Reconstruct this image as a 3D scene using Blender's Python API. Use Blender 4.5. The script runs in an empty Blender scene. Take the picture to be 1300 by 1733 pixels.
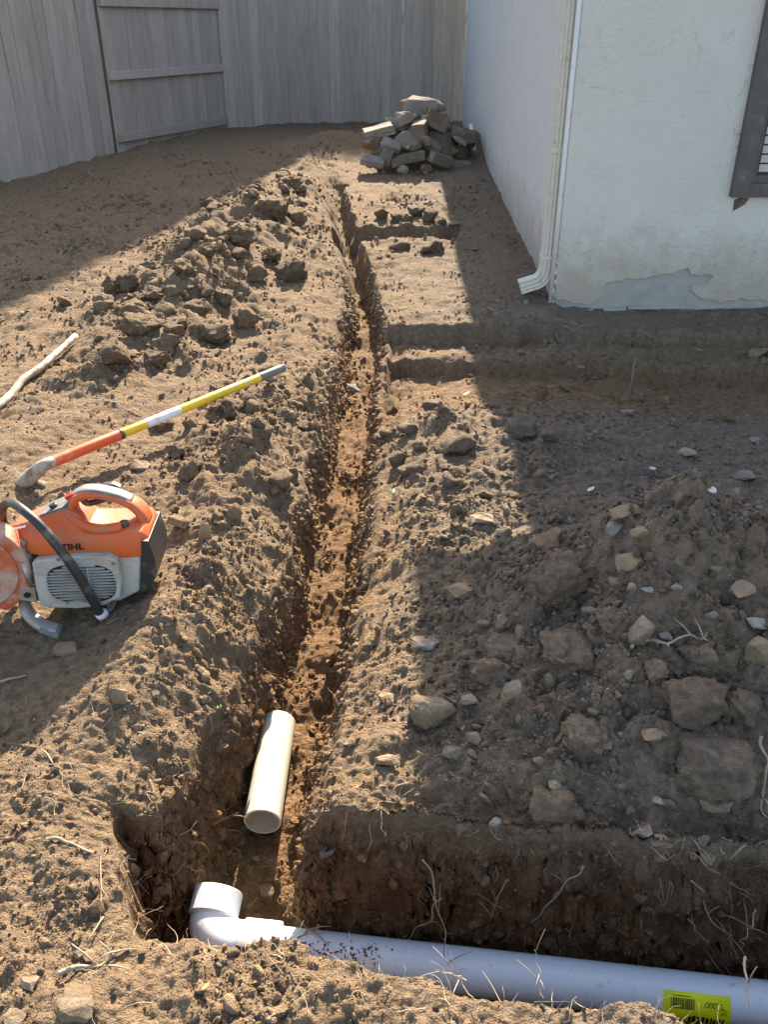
import bpy, bmesh, math, random
import numpy as np
from mathutils import Vector, Matrix, Euler, noise as mnoise

random.seed(7)
rng = np.random.default_rng(11)
R = math.radians
scene = bpy.context.scene

# ------------------------------------------------------------------ camera
CAM_H = 1.55
PITCH = R(29.7)
FPX = 1450.0            # focal length in pixels of the 1300 x 1733 photograph
cam_d = bpy.data.cameras.new('camera')
cam = bpy.data.objects.new('camera', cam_d)
scene.collection.objects.link(cam)
cam.location = (0, 0, CAM_H)
cam.rotation_euler = (R(90) - PITCH, 0, 0)
cam_d.sensor_fit = 'VERTICAL'
cam_d.sensor_height = 24
cam_d.lens = FPX / 1733 * 24
cam_d.clip_start = 0.05
cam_d.clip_end = 400
scene.camera = cam

# ------------------------------------------------------------------ sky and sun
SUN_AZ, SUN_EL = R(4.5), R(33.5)      # azimuth measured from +Y towards +X
w = bpy.data.worlds.new('World'); scene.world = w; w.use_nodes = True
nt = w.node_tree
sky = nt.nodes.new('ShaderNodeTexSky'); sky.sky_type = 'NISHITA'
sky.sun_disc = False; sky.sun_elevation = SUN_EL; sky.sun_rotation = SUN_AZ
sky.air_density = 1.0; sky.dust_density = 2.0; sky.ozone_density = 1.0
bg = nt.nodes['Background']; bg.inputs['Strength'].default_value = 0.135
nt.links.new(sky.outputs[0], bg.inputs['Color'])
sun_d = bpy.data.lights.new('sun', 'SUN'); sun_d.energy = 5.0; sun_d.angle = R(0.55)
sun_d.color = (1.0, 0.91, 0.78)
sun = bpy.data.objects.new('sun', sun_d); scene.collection.objects.link(sun)
to_sun = Vector((math.sin(SUN_AZ) * math.cos(SUN_EL), math.cos(SUN_AZ) * math.cos(SUN_EL), math.sin(SUN_EL)))
sun.rotation_euler = to_sun.to_track_quat('Z', 'Y').to_euler()
sun.location = to_sun * 60
vs = scene.view_settings
vs.view_transform = 'Standard'; vs.look = 'None'; vs.exposure = 1.78; vs.gamma = 1; vs.use_white_balance = True; vs.white_balance_temperature = 7100; vs.white_balance_tint = 11; vs.use_curve_mapping = False

scene.cycles.max_bounces = 5; scene.cycles.diffuse_bounces = 3; scene.cycles.glossy_bounces = 2; scene.cycles.transmission_bounces = 3

COL = scene.collection

# ------------------------------------------------------------------ helpers
def tag(o, label=None, cat=None, group=None, kind=None):
    if label: o['label'] = label
    if cat: o['category'] = cat
    if group: o['group'] = group
    if kind: o['kind'] = kind
    return o

def empty(name, loc=(0, 0, 0), rz=0.0):
    o = bpy.data.objects.new(name, None); COL.objects.link(o)
    o.empty_display_size = 0.05
    o.location = loc; o.rotation_euler = (0, 0, rz)
    return o

def obj(name, me, mat=None, parent=None, smooth=False):
    o = bpy.data.objects.new(name, me); COL.objects.link(o)
    if mat is not None and len(me.materials) == 0: me.materials.append(mat)
    if parent is not None: o.parent = parent
    if smooth: me.polygons.foreach_set('use_smooth', [True] * len(me.polygons))
    return o

def mesh(name, verts, faces):
    me = bpy.data.meshes.new(name); me.from_pydata([tuple(v) for v in verts], [], faces); me.update()
    return me

def bm_mesh(name, bm):
    me = bpy.data.meshes.new(name); bm.normal_update(); bm.to_mesh(me); bm.free(); return me

def box_bm(bm, x0, x1, y0, y1, z0, z1):
    v = [bm.verts.new(p) for p in ((x0,y0,z0),(x1,y0,z0),(x1,y1,z0),(x0,y1,z0),(x0,y0,z1),(x1,y0,z1),(x1,y1,z1),(x0,y1,z1))]
    for f in ((0,3,2,1),(4,5,6,7),(0,1,5,4),(1,2,6,5),(2,3,7,6),(3,0,4,7)):
        bm.faces.new([v[i] for i in f])
    return v

def box(name, x0, x1, y0, y1, z0, z1, mat, parent=None, bev=0.0, seg=2):
    bm = bmesh.new(); box_bm(bm, x0, x1, y0, y1, z0, z1)
    if bev: bmesh.ops.bevel(bm, geom=bm.edges[:], offset=bev, segments=seg, profile=0.7, affect='EDGES')
    return obj(name, bm_mesh(name, bm), mat, parent)

def tube_data(pts, radii, sides=10, cap=True, off=0):
    pts = [Vector(p) for p in pts]; n = len(pts)
    if not hasattr(radii, '__len__'): radii = [radii] * n
    V, F = [], []
    up = Vector((0, 0, 1)); prev = None
    for i, p in enumerate(pts):
        t = (pts[min(i + 1, n - 1)] - pts[max(i - 1, 0)]).normalized()
        if prev is None:
            a = t.cross(up)
            if a.length < 1e-3: a = t.cross(Vector((1, 0, 0)))
            a.normalize()
        else:
            a = (prev - t * prev.dot(t)).normalized()
        prev = a; b = t.cross(a)
        for k in range(sides):
            th = 2 * math.pi * k / sides
            V.append(p + (a * math.cos(th) + b * math.sin(th)) * radii[i])
    for i in range(n - 1):
        for k in range(sides):
            k2 = (k + 1) % sides
            F.append((off + i*sides + k, off + i*sides + k2, off + (i+1)*sides + k2, off + (i+1)*sides + k))
    if cap:
        F.append(tuple(off + k for k in range(sides))[::-1])
        F.append(tuple(off + (n-1)*sides + k for k in range(sides)))
    return V, F

def tube(name, pts, radii, mat, parent=None, sides=12, cap=True):
    V, F = tube_data(pts, radii, sides, cap)
    me = mesh(name, V, F)
    o = obj(name, me, mat, parent)
    for p in me.polygons: p.use_smooth = len(p.vertices) == 4
    return o

def spline(pts, n=6):
    P = [Vector(p) for p in pts]; out = []
    Q = [P[0] * 2 - P[1]] + P + [P[-1] * 2 - P[-2]]
    for i in range(1, len(Q) - 2):
        p0, p1, p2, p3 = Q[i-1], Q[i], Q[i+1], Q[i+2]
        for k in range(n):
            t = k / n
            out.append(0.5 * ((2*p1) + (p2-p0)*t + (2*p0-5*p1+4*p2-p3)*t*t + (3*p1-p0-3*p2+p3)*t**3))
    out.append(P[-1]); return out

def hollow_data(p0, p1, ro, ri, sides=48):
    """open pipe with wall thickness"""
    p0, p1 = Vector(p0), Vector(p1)
    t = (p1 - p0).normalized(); a = t.cross(Vector((0, 0, 1)))
    if a.length < 1e-3: a = Vector((1, 0, 0))
    a.normalize(); b = t.cross(a)
    V, F = [], []
    c = 0.0012
    rings = [(p0, ri), (p0, ro - c), (p0 + t*c, ro), (p1 - t*c, ro), (p1, ro - c), (p1, ri)]
    for p, r in rings:
        for k in range(sides):
            th = 2*math.pi*k/sides; V.append(p + (a*math.cos(th) + b*math.sin(th))*r)
    m = len(rings)
    for i in range(m):
        j = (i + 1) % m
        for k in range(sides):
            k2 = (k+1) % sides
            F.append((i*sides+k, j*sides+k, j*sides+k2, i*sides+k2))
    return V, F

def extrude_poly(name, poly, y0, y1, mat, parent=None, bev=0.0, seg=3, axis='y'):
    """poly in (x,z), extruded along y"""
    bm = bmesh.new()
    a = [bm.verts.new((p[0], y0, p[1])) for p in poly]
    b = [bm.verts.new((p[0], y1, p[1])) for p in poly]
    n = len(poly)
    bm.faces.new(a); bm.faces.new(b[::-1])
    for i in range(n):
        bm.faces.new((a[i], b[i], b[(i+1) % n], a[(i+1) % n]))
    bmesh.ops.recalc_face_normals(bm, faces=bm.faces[:])
    if bev: bmesh.ops.bevel(bm, geom=bm.edges[:], offset=bev, segments=seg, profile=0.6, affect='EDGES', clamp_overlap=True)
    return obj(name, bm_mesh(name, bm), mat, parent)

# ------------------------------------------------------------------ materials
def new_mat(name):
    m = bpy.data.materials.new(name); m.use_nodes = True
    n = m.node_tree.nodes; return m, n, m.node_tree.links, n['Principled BSDF']

def ramp(n, stops):
    r = n.new('ShaderNodeValToRGB'); e = r.color_ramp.elements
    while len(e) < len(stops): e.new(0.5)
    for i, (p, c) in enumerate(stops):
        e[i].position = p; e[i].color = (*c, 1) if len(c) == 3 else c
    return r

def noise_tex(n, l, scale, detail=5, rough=0.6, vec=None, dim='3D'):
    t = n.new('ShaderNodeTexNoise'); t.inputs['Scale'].default_value = scale
    t.inputs['Detail'].default_value = detail; t.inputs['Roughness'].default_value = rough
    if vec is not None: l.new(vec, t.inputs['Vector'])
    return t

def mixc(n, l, fac, a, b, mode='MIX'):
    m = n.new('ShaderNodeMix'); m.data_type = 'RGBA'; m.blend_type = mode
    for sock, val in ((m.inputs[0], fac), (m.inputs[6], a), (m.inputs[7], b)):
        if hasattr(val, 'is_linked'): l.new(val, sock)
        elif isinstance(val, (tuple, list)): sock.default_value = (*val, 1) if len(val) == 3 else val
        else: sock.default_value = val
    return m.outputs[2]

def pmat(name, c1, c2=None, scale=20.0, rough=0.7, bump=0.0, bscale=None, spec=0.3, metal=0.0, dirt=None, dirt_amt=0.5, dirt_scale=12, rnd=0.0, stretch=None):
    """procedural material: two-tone noise colour, optional dirt mask, relief, per-object variation"""
    m, n, l, b = new_mat(name)
    tc = n.new('ShaderNodeTexCoord'); vec = tc.outputs['Object']
    oi = n.new('ShaderNodeObjectInfo')
    add = n.new('ShaderNodeVectorMath'); add.operation = 'MULTIPLY_ADD'
    cmb = n.new('ShaderNodeCombineXYZ')
    for k in range(3): l.new(oi.outputs['Random'], cmb.inputs[k])
    l.new(cmb.outputs[0], add.inputs[0]); add.inputs[1].default_value = (17, 31, 23); l.new(vec, add.inputs[2])
    vec = add.outputs[0]
    if stretch:
        mp = n.new('ShaderNodeMapping'); mp.inputs['Scale'].default_value = stretch; l.new(vec, mp.inputs['Vector']); vec = mp.outputs[0]
    nz = noise_tex(n, l, scale, 6, 0.65, vec)
    rp = ramp(n, [(0.3, c1), (0.7, c2 or c1)]); l.new(nz.outputs['Fac'], rp.inputs[0])
    col = rp.outputs[0]
    if dirt:
        dz = noise_tex(n, l, dirt_scale, 8, 0.7, vec)
        dr = ramp(n, [(0.62 - 0.3*dirt_amt, (0, 0, 0)), (0.75 - 0.25*dirt_amt, (1, 1, 1))]); l.new(dz.outputs['Fac'], dr.inputs[0])
        col = mixc(n, l, dr.outputs[0], col, dirt)
    if rnd:
        hv = n.new('ShaderNodeHueSaturation')
        mr = n.new('ShaderNodeMapRange'); mr.inputs['To Min'].default_value = 1 - rnd; mr.inputs['To Max'].default_value = 1 + rnd
        l.new(oi.outputs['Random'], mr.inputs['Value']); l.new(mr.outputs[0], hv.inputs['Value']); l.new(col, hv.inputs['Color'])
        col = hv.outputs[0]
    l.new(col, b.inputs['Base Color'])
    b.inputs['Roughness'].default_value = rough; b.inputs['Specular IOR Level'].default_value = spec; b.inputs['Metallic'].default_value = metal
    if bump:
        bz = noise_tex(n, l, bscale or scale*3, 6, 0.65, vec)
        bp = n.new('ShaderNodeBump'); bp.inputs['Strength'].default_value = 1.0; bp.inputs['Distance'].default_value = bump
        l.new(bz.outputs['Fac'], bp.inputs['Height']); l.new(bp.outputs[0], b.inputs['Normal'])
    return m

def soil_mat(name, inst=False, lo=.95, hi=1.5):
    m, n, l, b = new_mat(name)
    geo = n.new('ShaderNodeNewGeometry'); pos = geo.outputs['Position']
    n1 = noise_tex(n, l, 2.2, 4, 0.6, pos)
    n2 = noise_tex(n, l, 38, 5, 0.7, pos)
    n3 = noise_tex(n, l, 230, 2, 0.6, pos)
    # dry top soil, two tones
    dry = ramp(n, [(0.3, (0.130, 0.087, 0.052)), (0.55, (0.215, 0.148, 0.088)), (0.78, (0.31, 0.222, 0.138))]); l.new(n2.outputs['Fac'], dry.inputs[0])
    damp = ramp(n, [(0.3, (0.128, 0.072, 0.034)), (0.6, (0.225, 0.130, 0.062)), (0.8, (0.30, 0.180, 0.090))]); l.new(n2.outputs['Fac'], damp.inputs[0])
    # the subsoil down in the trench is browner
    sep = n.new('ShaderNodeSeparateXYZ'); l.new(pos, sep.inputs[0])
    ma = n.new('ShaderNodeMath'); ma.operation = 'MULTIPLY_ADD'; l.new(n1.outputs['Fac'], ma.inputs[0]); ma.inputs[1].default_value = 0.30; l.new(sep.outputs['Z'], ma.inputs[2])
    mr = n.new('ShaderNodeMapRange'); mr.inputs['From Min'].default_value = -0.10; mr.inputs['From Max'].default_value = 0.15
    l.new(ma.outputs[0], mr.inputs['Value'])
    col = mixc(n, l, mr.outputs[0], damp.outputs[0], dry.outputs[0])
    # dusty greyer soil on the house side, streaked by the large noise
    mx = n.new('ShaderNodeMath'); mx.operation = 'MULTIPLY_ADD'; l.new(n1.outputs['Fac'], mx.inputs[0]); mx.inputs[1].default_value = 1.2; l.new(sep.outputs['X'], mx.inputs[2])
    mg = n.new('ShaderNodeMapRange'); mg.inputs['From Min'].default_value = 0.55; mg.inputs['From Max'].default_value = 1.3; mg.inputs['To Max'].default_value = 0.62
    l.new(mx.outputs[0], mg.inputs['Value'])
    gcol = ramp(n, [(0.3, (0.120, 0.094, 0.070)), (0.55, (0.19, 0.153, 0.117)), (0.8, (0.28, 0.235, 0.185))]); l.new(n2.outputs['Fac'], gcol.inputs[0])
    mzr = n.new('ShaderNodeMapRange'); mzr.inputs['From Min'].default_value = -0.12; mzr.inputs['From Max'].default_value = 0.0; l.new(sep.outputs['Z'], mzr.inputs['Value'])
    mm = n.new('ShaderNodeMath'); mm.operation = 'MULTIPLY'; l.new(mg.outputs[0], mm.inputs[0]); l.new(mzr.outputs[0], mm.inputs[1])
    col = mixc(n, l, mm.outputs[0], col, gcol.outputs[0])
    # the heap was dug from the browner subsoil
    ds = n.new('ShaderNodeVectorMath'); ds.operation = 'DISTANCE'; l.new(pos, ds.inputs[0]); ds.inputs[1].default_value = (.80, 1.90, .2)
    dn = n.new('ShaderNodeMath'); dn.operation = 'MULTIPLY_ADD'; l.new(n1.outputs['Fac'], dn.inputs[0]); dn.inputs[1].default_value = .7; l.new(ds.outputs['Value'], dn.inputs[2])
    dm = n.new('ShaderNodeMapRange'); dm.inputs['From Min'].default_value = .60; dm.inputs['From Max'].default_value = .95; dm.inputs['To Min'].default_value = .8; dm.inputs['To Max'].default_value = 0; l.new(dn.outputs[0], dm.inputs['Value'])
    hc = ramp(n, [(0.3, (0.165, 0.112, 0.072)), (0.55, (0.235, 0.165, 0.11)), (0.8, (0.32, 0.235, 0.165))]); l.new(n2.outputs['Fac'], hc.inputs[0])
    col = mixc(n, l, dm.outputs[0], col, hc.outputs[0])
    if inst:
        oi = n.new('ShaderNodeObjectInfo')
        hv = n.new('ShaderNodeHueSaturation'); m2 = n.new('ShaderNodeMapRange'); m2.inputs['To Min'].default_value = lo; m2.inputs['To Max'].default_value = hi
        l.new(oi.outputs['Random'], m2.inputs['Value']); l.new(m2.outputs[0], hv.inputs['Value']); l.new(col, hv.inputs['Color']); col = hv.outputs[0]
    l.new(col, b.inputs['Base Color'])
    b.inputs['Roughness'].default_value = 0.92; b.inputs['Specular IOR Level'].default_value = 0.25
    ad = n.new('ShaderNodeMath'); ad.operation = 'MULTIPLY_ADD'; l.new(n3.outputs['Fac'], ad.inputs[0]); ad.inputs[1].default_value = 0.35
    nb = noise_tex(n, l, 75, 5, 0.72, pos)
    acc = nb.outputs['Fac']
    for vsc, wt in ((80, -.55), (210, -.34)):
        wv = n.new('ShaderNodeVectorMath'); wv.operation = 'MULTIPLY_ADD'; l.new(n3.outputs['Color'], wv.inputs[0]); wv.inputs[1].default_value = (.25/vsc*4,)*3; l.new(pos, wv.inputs[2])
        vo = n.new('ShaderNodeTexVoronoi'); vo.inputs['Scale'].default_value = vsc; l.new(wv.outputs[0], vo.inputs['Vector'])
        mv = n.new('ShaderNodeMath'); mv.operation = 'MULTIPLY_ADD'; l.new(vo.outputs['Distance'], mv.inputs[0]); mv.inputs[1].default_value = wt; l.new(acc, mv.inputs[2]); acc = mv.outputs[0]
    l.new(acc, ad.inputs[2])
    bp = n.new('ShaderNodeBump'); bp.inputs['Strength'].default_value = 1.0; bp.inputs['Distance'].default_value = 0.012
    l.new(ad.outputs[0], bp.inputs['Height']); l.new(bp.outputs[0], b.inputs['Normal'])
    return m

M = {}
M['soil'] = soil_mat('soil'); M['soil_clod'] = soil_mat('soil_clod', True, .8, 1.1); M['soil_crumb'] = soil_mat('soil_crumb', True, 1.0, 1.5)
SOILC = (0.20, 0.138, 0.083)
M['stone_tan'] = pmat('stone_tan', (0.185, 0.140, 0.090), (0.32, 0.255, 0.18), 14, 0.95, 0.010, 60, 0.25, dirt=SOILC, dirt_amt=0.62, rnd=0.2)
M['stone_orange'] = pmat('stone_orange', (0.20, 0.122, 0.064), (0.34, 0.23, 0.135), 13, 0.95, 0.010, 55, 0.25, dirt=(0.22, 0.17, 0.12), dirt_amt=0.62, rnd=0.2)
M['stone_grey'] = pmat('stone_grey', (0.18, 0.158, 0.130), (0.32, 0.295, 0.255), 14, 0.95, 0.009, 60, 0.25, dirt=(0.20, 0.155, 0.11), dirt_amt=0.62, rnd=0.2)
M['concrete'] = pmat('concrete', (0.20, 0.173, 0.14), (0.31, 0.275, 0.228), 7, 0.9, 0.006, 50, 0.25, dirt=(0.24, 0.19, 0.14), dirt_amt=0.4, rnd=0.12)
M['brick'] = pmat('brick', (0.145, 0.105, 0.080), (0.22, 0.165, 0.125), 9, 0.9, 0.004, 60, 0.2, dirt=(0.25, 0.205, 0.165), dirt_amt=0.55, rnd=0.2)
M['pvc'] = pmat('pvc', (0.64, 0.62, 0.54), (0.67, 0.65, 0.57), 3, 0.38, 0, None, 0.5, dirt=(0.60, 0.54, 0.45), dirt_amt=0.08, dirt_scale=30)
M['pvc_shaded'] = pmat('pvc_shaded', (0.66, 0.715, 0.745), (0.70, 0.75, 0.775), 3, 0.30, 0, None, 0.5, dirt=(0.40, 0.34, 0.27), dirt_amt=0.10, dirt_scale=34)  # white plastic with the blue of open shade put into its colour
M['stucco'] = pmat('stucco', (0.57, 0.54, 0.475), (0.635, 0.605, 0.54), 3, 0.9, 0.008, 55, 0.25, dirt=(0.51, 0.485, 0.435), dirt_amt=0.12, dirt_scale=6)
M['stucco_side'] = pmat('stucco_side', (0.57, 0.56, 0.53), (0.62, 0.61, 0.58), 4, 0.9, 0.008, 50, 0.25)
M['render_grey'] = pmat('render_grey', (0.31, 0.295, 0.26), (0.385, 0.365, 0.325), 14, 0.9, 0.004, 50, 0.2, dirt=(0.30, 0.29, 0.27), dirt_amt=0.3)
M['footing'] = pmat('footing', (0.15, 0.12, 0.09), (0.22, 0.185, 0.145), 9, 0.95, 0.01, 40, 0.2, dirt=(0.12, 0.09, 0.065), dirt_amt=0.7, dirt_scale=5)
M['bronze'] = pmat('bronze', (0.085, 0.075, 0.066), (0.105, 0.093, 0.082), 12, 0.5, 0, None, 0.4, dirt=(0.16, 0.14, 0.12), dirt_amt=0.3)
M['glass'] = pmat('glass', (0.05, 0.055, 0.055), (0.07, 0.075, 0.075), 3, 0.06, 0, None, 0.6)
M['blind'] = pmat('blind', (0.50, 0.47, 0.42), (0.55, 0.52, 0.47), 8, 0.7)
M['spout'] = pmat('spout', (0.56, 0.52, 0.43), (0.61, 0.57, 0.48), 10, 0.5, 0, None, 0.4, dirt=(0.45, 0.39, 0.31), dirt_amt=0.3, dirt_scale=22)
M['conduit'] = pmat('conduit', (0.62, 0.62, 0.60), (0.66, 0.66, 0.64), 8, 0.5, 0, None, 0.4, dirt=(0.5, 0.42, 0.34), dirt_amt=0.2)
M['rust'] = pmat('rust', (0.22, 0.085, 0.035), (0.34, 0.15, 0.065), 60, 0.9, 0.003, 120, 0.2, dirt=(0.70, 0.68, 0.64), dirt_amt=0.6, dirt_scale=30)
M['fence'] = pmat('fence', (0.325, 0.278, 0.232), (0.40, 0.348, 0.295), 5, 0.9, 0.003, 30, 0.2, dirt=(0.29, 0.25, 0.208), dirt_amt=0.4, dirt_scale=4, rnd=0.11, stretch=(6, 6, 0.5))
M['roof'] = pmat('roof', (0.10, 0.085, 0.075), (0.16, 0.14, 0.12), 10, 0.9, 0.004, 40)
M['trim'] = pmat('trim', (0.70, 0.68, 0.63), (0.75, 0.73, 0.69), 6, 0.6)
M['orange'] = pmat('orange', (0.56, 0.092, 0.018), (0.63, 0.12, 0.028), 6, 0.45, 0.0008, 90, 0.4, dirt=(0.34, 0.15, 0.085), dirt_amt=0.55, dirt_scale=9)
M['guard'] = pmat('guard', (0.42, 0.075, 0.03), (0.52, 0.115, 0.05), 10, 0.6, 0.001, 90, 0.3, dirt=(0.42, 0.31, 0.23), dirt_amt=0.6, dirt_scale=11)
M['grey_plastic'] = pmat('grey_plastic', (0.37, 0.36, 0.32), (0.45, 0.44, 0.40), 7, 0.6, 0.0006, 120, 0.35, dirt=(0.32, 0.26, 0.19), dirt_amt=0.5, dirt_scale=8)
M['dark_grey'] = pmat('dark_grey', (0.11, 0.115, 0.11), (0.16, 0.165, 0.16), 12, 0.6, 0.0005, 200, 0.35, dirt=(0.27, 0.23, 0.18), dirt_amt=0.35, dirt_scale=10)
M['black'] = pmat('black', (0.018, 0.018, 0.017), (0.032, 0.031, 0.029), 12, 0.42, 0, None, 0.45, dirt=(0.14, 0.115, 0.085), dirt_amt=0.32, dirt_scale=14)
M['void'] = pmat('void', (0.012, 0.012, 0.011), (0.02, 0.02, 0.018), 12, 0.8)
M['steel'] = pmat('steel', (0.30, 0.28, 0.25), (0.42, 0.40, 0.37), 14, 0.5, 0.001, 80, 0.5, metal=0.5, dirt=(0.30, 0.22, 0.15), dirt_amt=0.55, dirt_scale=16)
M['dirty_steel'] = pmat('dirty_steel', (0.40, 0.36, 0.30), (0.50, 0.46, 0.40), 10, 0.7, 0.002, 70, 0.3, dirt=SOILC, dirt_amt=0.55, dirt_scale=14)
M['dark_metal'] = pmat('dark_metal', (0.075, 0.06, 0.05), (0.13, 0.105, 0.085), 12, 0.65, 0.001, 90, 0.4, dirt=(0.26, 0.20, 0.15), dirt_amt=0.45)
M['red'] = pmat('red', (0.55, 0.03, 0.02), (0.62, 0.04, 0.03), 10, 0.5)
M['yellow'] = pmat('yellow', (0.78, 0.50, 0.02), (0.84, 0.57, 0.04), 6, 0.4, 0, None, 0.45, dirt=(0.60, 0.48, 0.22), dirt_amt=0.3, dirt_scale=14)
M['white_band'] = pmat('white_band', (0.74, 0.73, 0.70), (0.80, 0.79, 0.76), 6, 0.5, dirt=(0.55, 0.48, 0.40), dirt_amt=0.3, dirt_scale=20)
M['red_grip'] = pmat('red_grip', (0.72, 0.10, 0.03), (0.78, 0.13, 0.045), 8, 0.5, dirt=(0.6, 0.30, 0.18), dirt_amt=0.3)
M['grip_grey'] = pmat('grip_grey', (0.14, 0.145, 0.145), (0.18, 0.185, 0.185), 8, 0.55, dirt=(0.3, 0.26, 0.2), dirt_amt=0.3)
M['stick_pale'] = pmat('stick_pale', (0.25, 0.20, 0.14), (0.40, 0.345, 0.26), 16, 0.85, 0.002, 60, 0.2, dirt=(0.26, 0.20, 0.14), dirt_amt=0.4, dirt_scale=10, stretch=(1, 1, 1))
M['pole'] = pmat('pole', (0.40, 0.36, 0.29), (0.58, 0.53, 0.44), 12, 0.8, 0.002, 60, 0.3, dirt=(0.24, 0.175, 0.11), dirt_amt=0.55, dirt_scale=9)
M['twig'] = pmat('twig', (0.30, 0.22, 0.14), (0.44, 0.35, 0.245), 30, 0.9, 0.002, 90, 0.2, rnd=0.25)
M['root'] = pmat('root', (0.36, 0.27, 0.17), (0.50, 0.40, 0.28), 30, 0.9, 0, None, 0.2)
M['root_red'] = pmat('root_red', (0.22, 0.115, 0.06), (0.34, 0.19, 0.11), 30, 0.9, 0.002, 80, 0.2)
M['label_yellow'] = pmat('label_yellow', (0.78, 0.86, 0.01), (0.82, 0.89, 0.02), 6, 0.5)
M['ink'] = pmat('ink', (0.015, 0.015, 0.012), (0.02, 0.02, 0.016), 6, 0.6)
M['leaf'] = pmat('leaf', (0.07, 0.13, 0.025), (0.11, 0.19, 0.04), 20, 0.6, rnd=0.3)
M['leaf_dry'] = pmat('leaf_dry', (0.40, 0.17, 0.06), (0.5, 0.24, 0.1), 20, 0.7)
M['paper'] = pmat('paper', (0.45, 0.45, 0.43), (0.52, 0.52, 0.5), 20, 0.7)

def translucent(m, amt, col):
    # thin plastic lets daylight through
    n, l = m.node_tree.nodes, m.node_tree.links; b = n['Principled BSDF']; out = n['Material Output']
    t = n.new('ShaderNodeBsdfTranslucent'); t.inputs['Color'].default_value = (*col, 1); mx = n.new('ShaderNodeMixShader'); mx.inputs[0].default_value = amt
    l.new(b.outputs[0], mx.inputs[1]); l.new(t.outputs[0], mx.inputs[2]); l.new(mx.outputs[0], out.inputs['Surface'])
translucent(M['pvc'], .20, (.80, .72, .50))
def cracks(m, scale=2.3, depth=.5):
    # hairline cracks and scuffs in old paint
    n, l = m.node_tree.nodes, m.node_tree.links; b = n['Principled BSDF']
    tc = n.new('ShaderNodeTexCoord'); dz = noise_tex(n, l, 5, 4, .6, tc.outputs['Object'])
    va = n.new('ShaderNodeVectorMath'); va.operation = 'MULTIPLY_ADD'; l.new(dz.outputs['Color'], va.inputs[0]); va.inputs[1].default_value = (.35, .35, .35); l.new(tc.outputs['Object'], va.inputs[2])
    v = n.new('ShaderNodeTexVoronoi'); v.feature = 'DISTANCE_TO_EDGE'; v.inputs['Scale'].default_value = scale; l.new(va.outputs[0], v.inputs['Vector'])
    r1 = ramp(n, [(0.0, (1, 1, 1)), (0.010, (0, 0, 0))]); l.new(v.outputs['Distance'], r1.inputs[0])
    ms = noise_tex(n, l, 2.6, 3, .6, tc.outputs['Object']); r2 = ramp(n, [(.52, (0, 0, 0)), (.62, (depth, depth, depth))]); l.new(ms.outputs['Fac'], r2.inputs[0])
    sc = noise_tex(n, l, 26, 6, .75, tc.outputs['Object']); r3 = ramp(n, [(.69, (0, 0, 0)), (.74, (.55, .55, .55))]); l.new(sc.outputs['Fac'], r3.inputs[0])
    ml = n.new('ShaderNodeMix'); ml.data_type = 'RGBA'; ml.blend_type = 'MULTIPLY'; ml.inputs[0].default_value = 1; l.new(r1.outputs[0], ml.inputs[6]); l.new(r2.outputs[0], ml.inputs[7])
    ml2 = n.new('ShaderNodeMix'); ml2.data_type = 'RGBA'; ml2.blend_type = 'MULTIPLY'; ml2.inputs[0].default_value = 1; l.new(r3.outputs[0], ml2.inputs[6]); l.new(r2.outputs[0], ml2.inputs[7])
    ad = mixc(n, l, 1.0, ml.outputs[2], ml2.outputs[2], 'ADD')
    src = b.inputs['Base Color'].links[0].from_socket
    c1 = mixc(n, l, ad, src, (.25, .23, .20))
    # soil splashed up from the ground
    sz = n.new('ShaderNodeSeparateXYZ'); l.new(tc.outputs['Object'], sz.inputs[0]); sn = noise_tex(n, l, 6, 8, .75, tc.outputs['Object'])
    sm = n.new('ShaderNodeMath'); sm.operation = 'MULTIPLY_ADD'; l.new(sn.outputs['Fac'], sm.inputs[0]); sm.inputs[1].default_value = -.9; l.new(sz.outputs['Z'], sm.inputs[2])
    sr = n.new('ShaderNodeMapRange'); sr.inputs['From Min'].default_value = -.35; sr.inputs['From Max'].default_value = .12; sr.inputs['To Min'].default_value = .75; sr.inputs['To Max'].default_value = 0; l.new(sm.outputs[0], sr.inputs['Value'])
    l.new(mixc(n, l, sr.outputs[0], c1, (.36, .29, .21)), b.inputs['Base Color'])
cracks(M['stucco']); cracks(M['stucco_side'], 1.5, .3)

# ------------------------------------------------------------------ vectorised noise
_prm = np.random.default_rng(5).permutation(256); _prm = np.concatenate([_prm, _prm, _prm])
_ang = np.random.default_rng(6).random(256) * 2 * np.pi
_gx, _gy = np.cos(_ang), np.sin(_ang)
_hx, _hy = np.random.default_rng(8).random(256), np.random.default_rng(9).random(256)
def _h(ix, iy, s): return _prm[_prm[(ix + s * 37) & 255] + (iy & 255)]
def perlin(x, y, s=0):
    x = np.asarray(x, float); y = np.asarray(y, float)
    xi = np.floor(x).astype(np.int64); yi = np.floor(y).astype(np.int64); xf = x - xi; yf = y - yi
    u = xf**3*(xf*(xf*6-15)+10); v = yf**3*(yf*(yf*6-15)+10)
    def g(dx, dy):
        k = _h(xi+dx, yi+dy, s); return _gx[k]*(xf-dx) + _gy[k]*(yf-dy)
    a = g(0,0); a += (g(1,0)-a)*u; b = g(0,1); b += (g(1,1)-b)*u
    return (a + (b-a)*v) * 1.5
def fbm(x, y, o=4, s=0, gain=0.5):
    t = 0.0; a = 1.0
    for i in range(o):
        t = t + a*perlin(x*2**i + 3.7*i, y*2**i - 1.3*i, s+i); a *= gain
    return t
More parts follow.
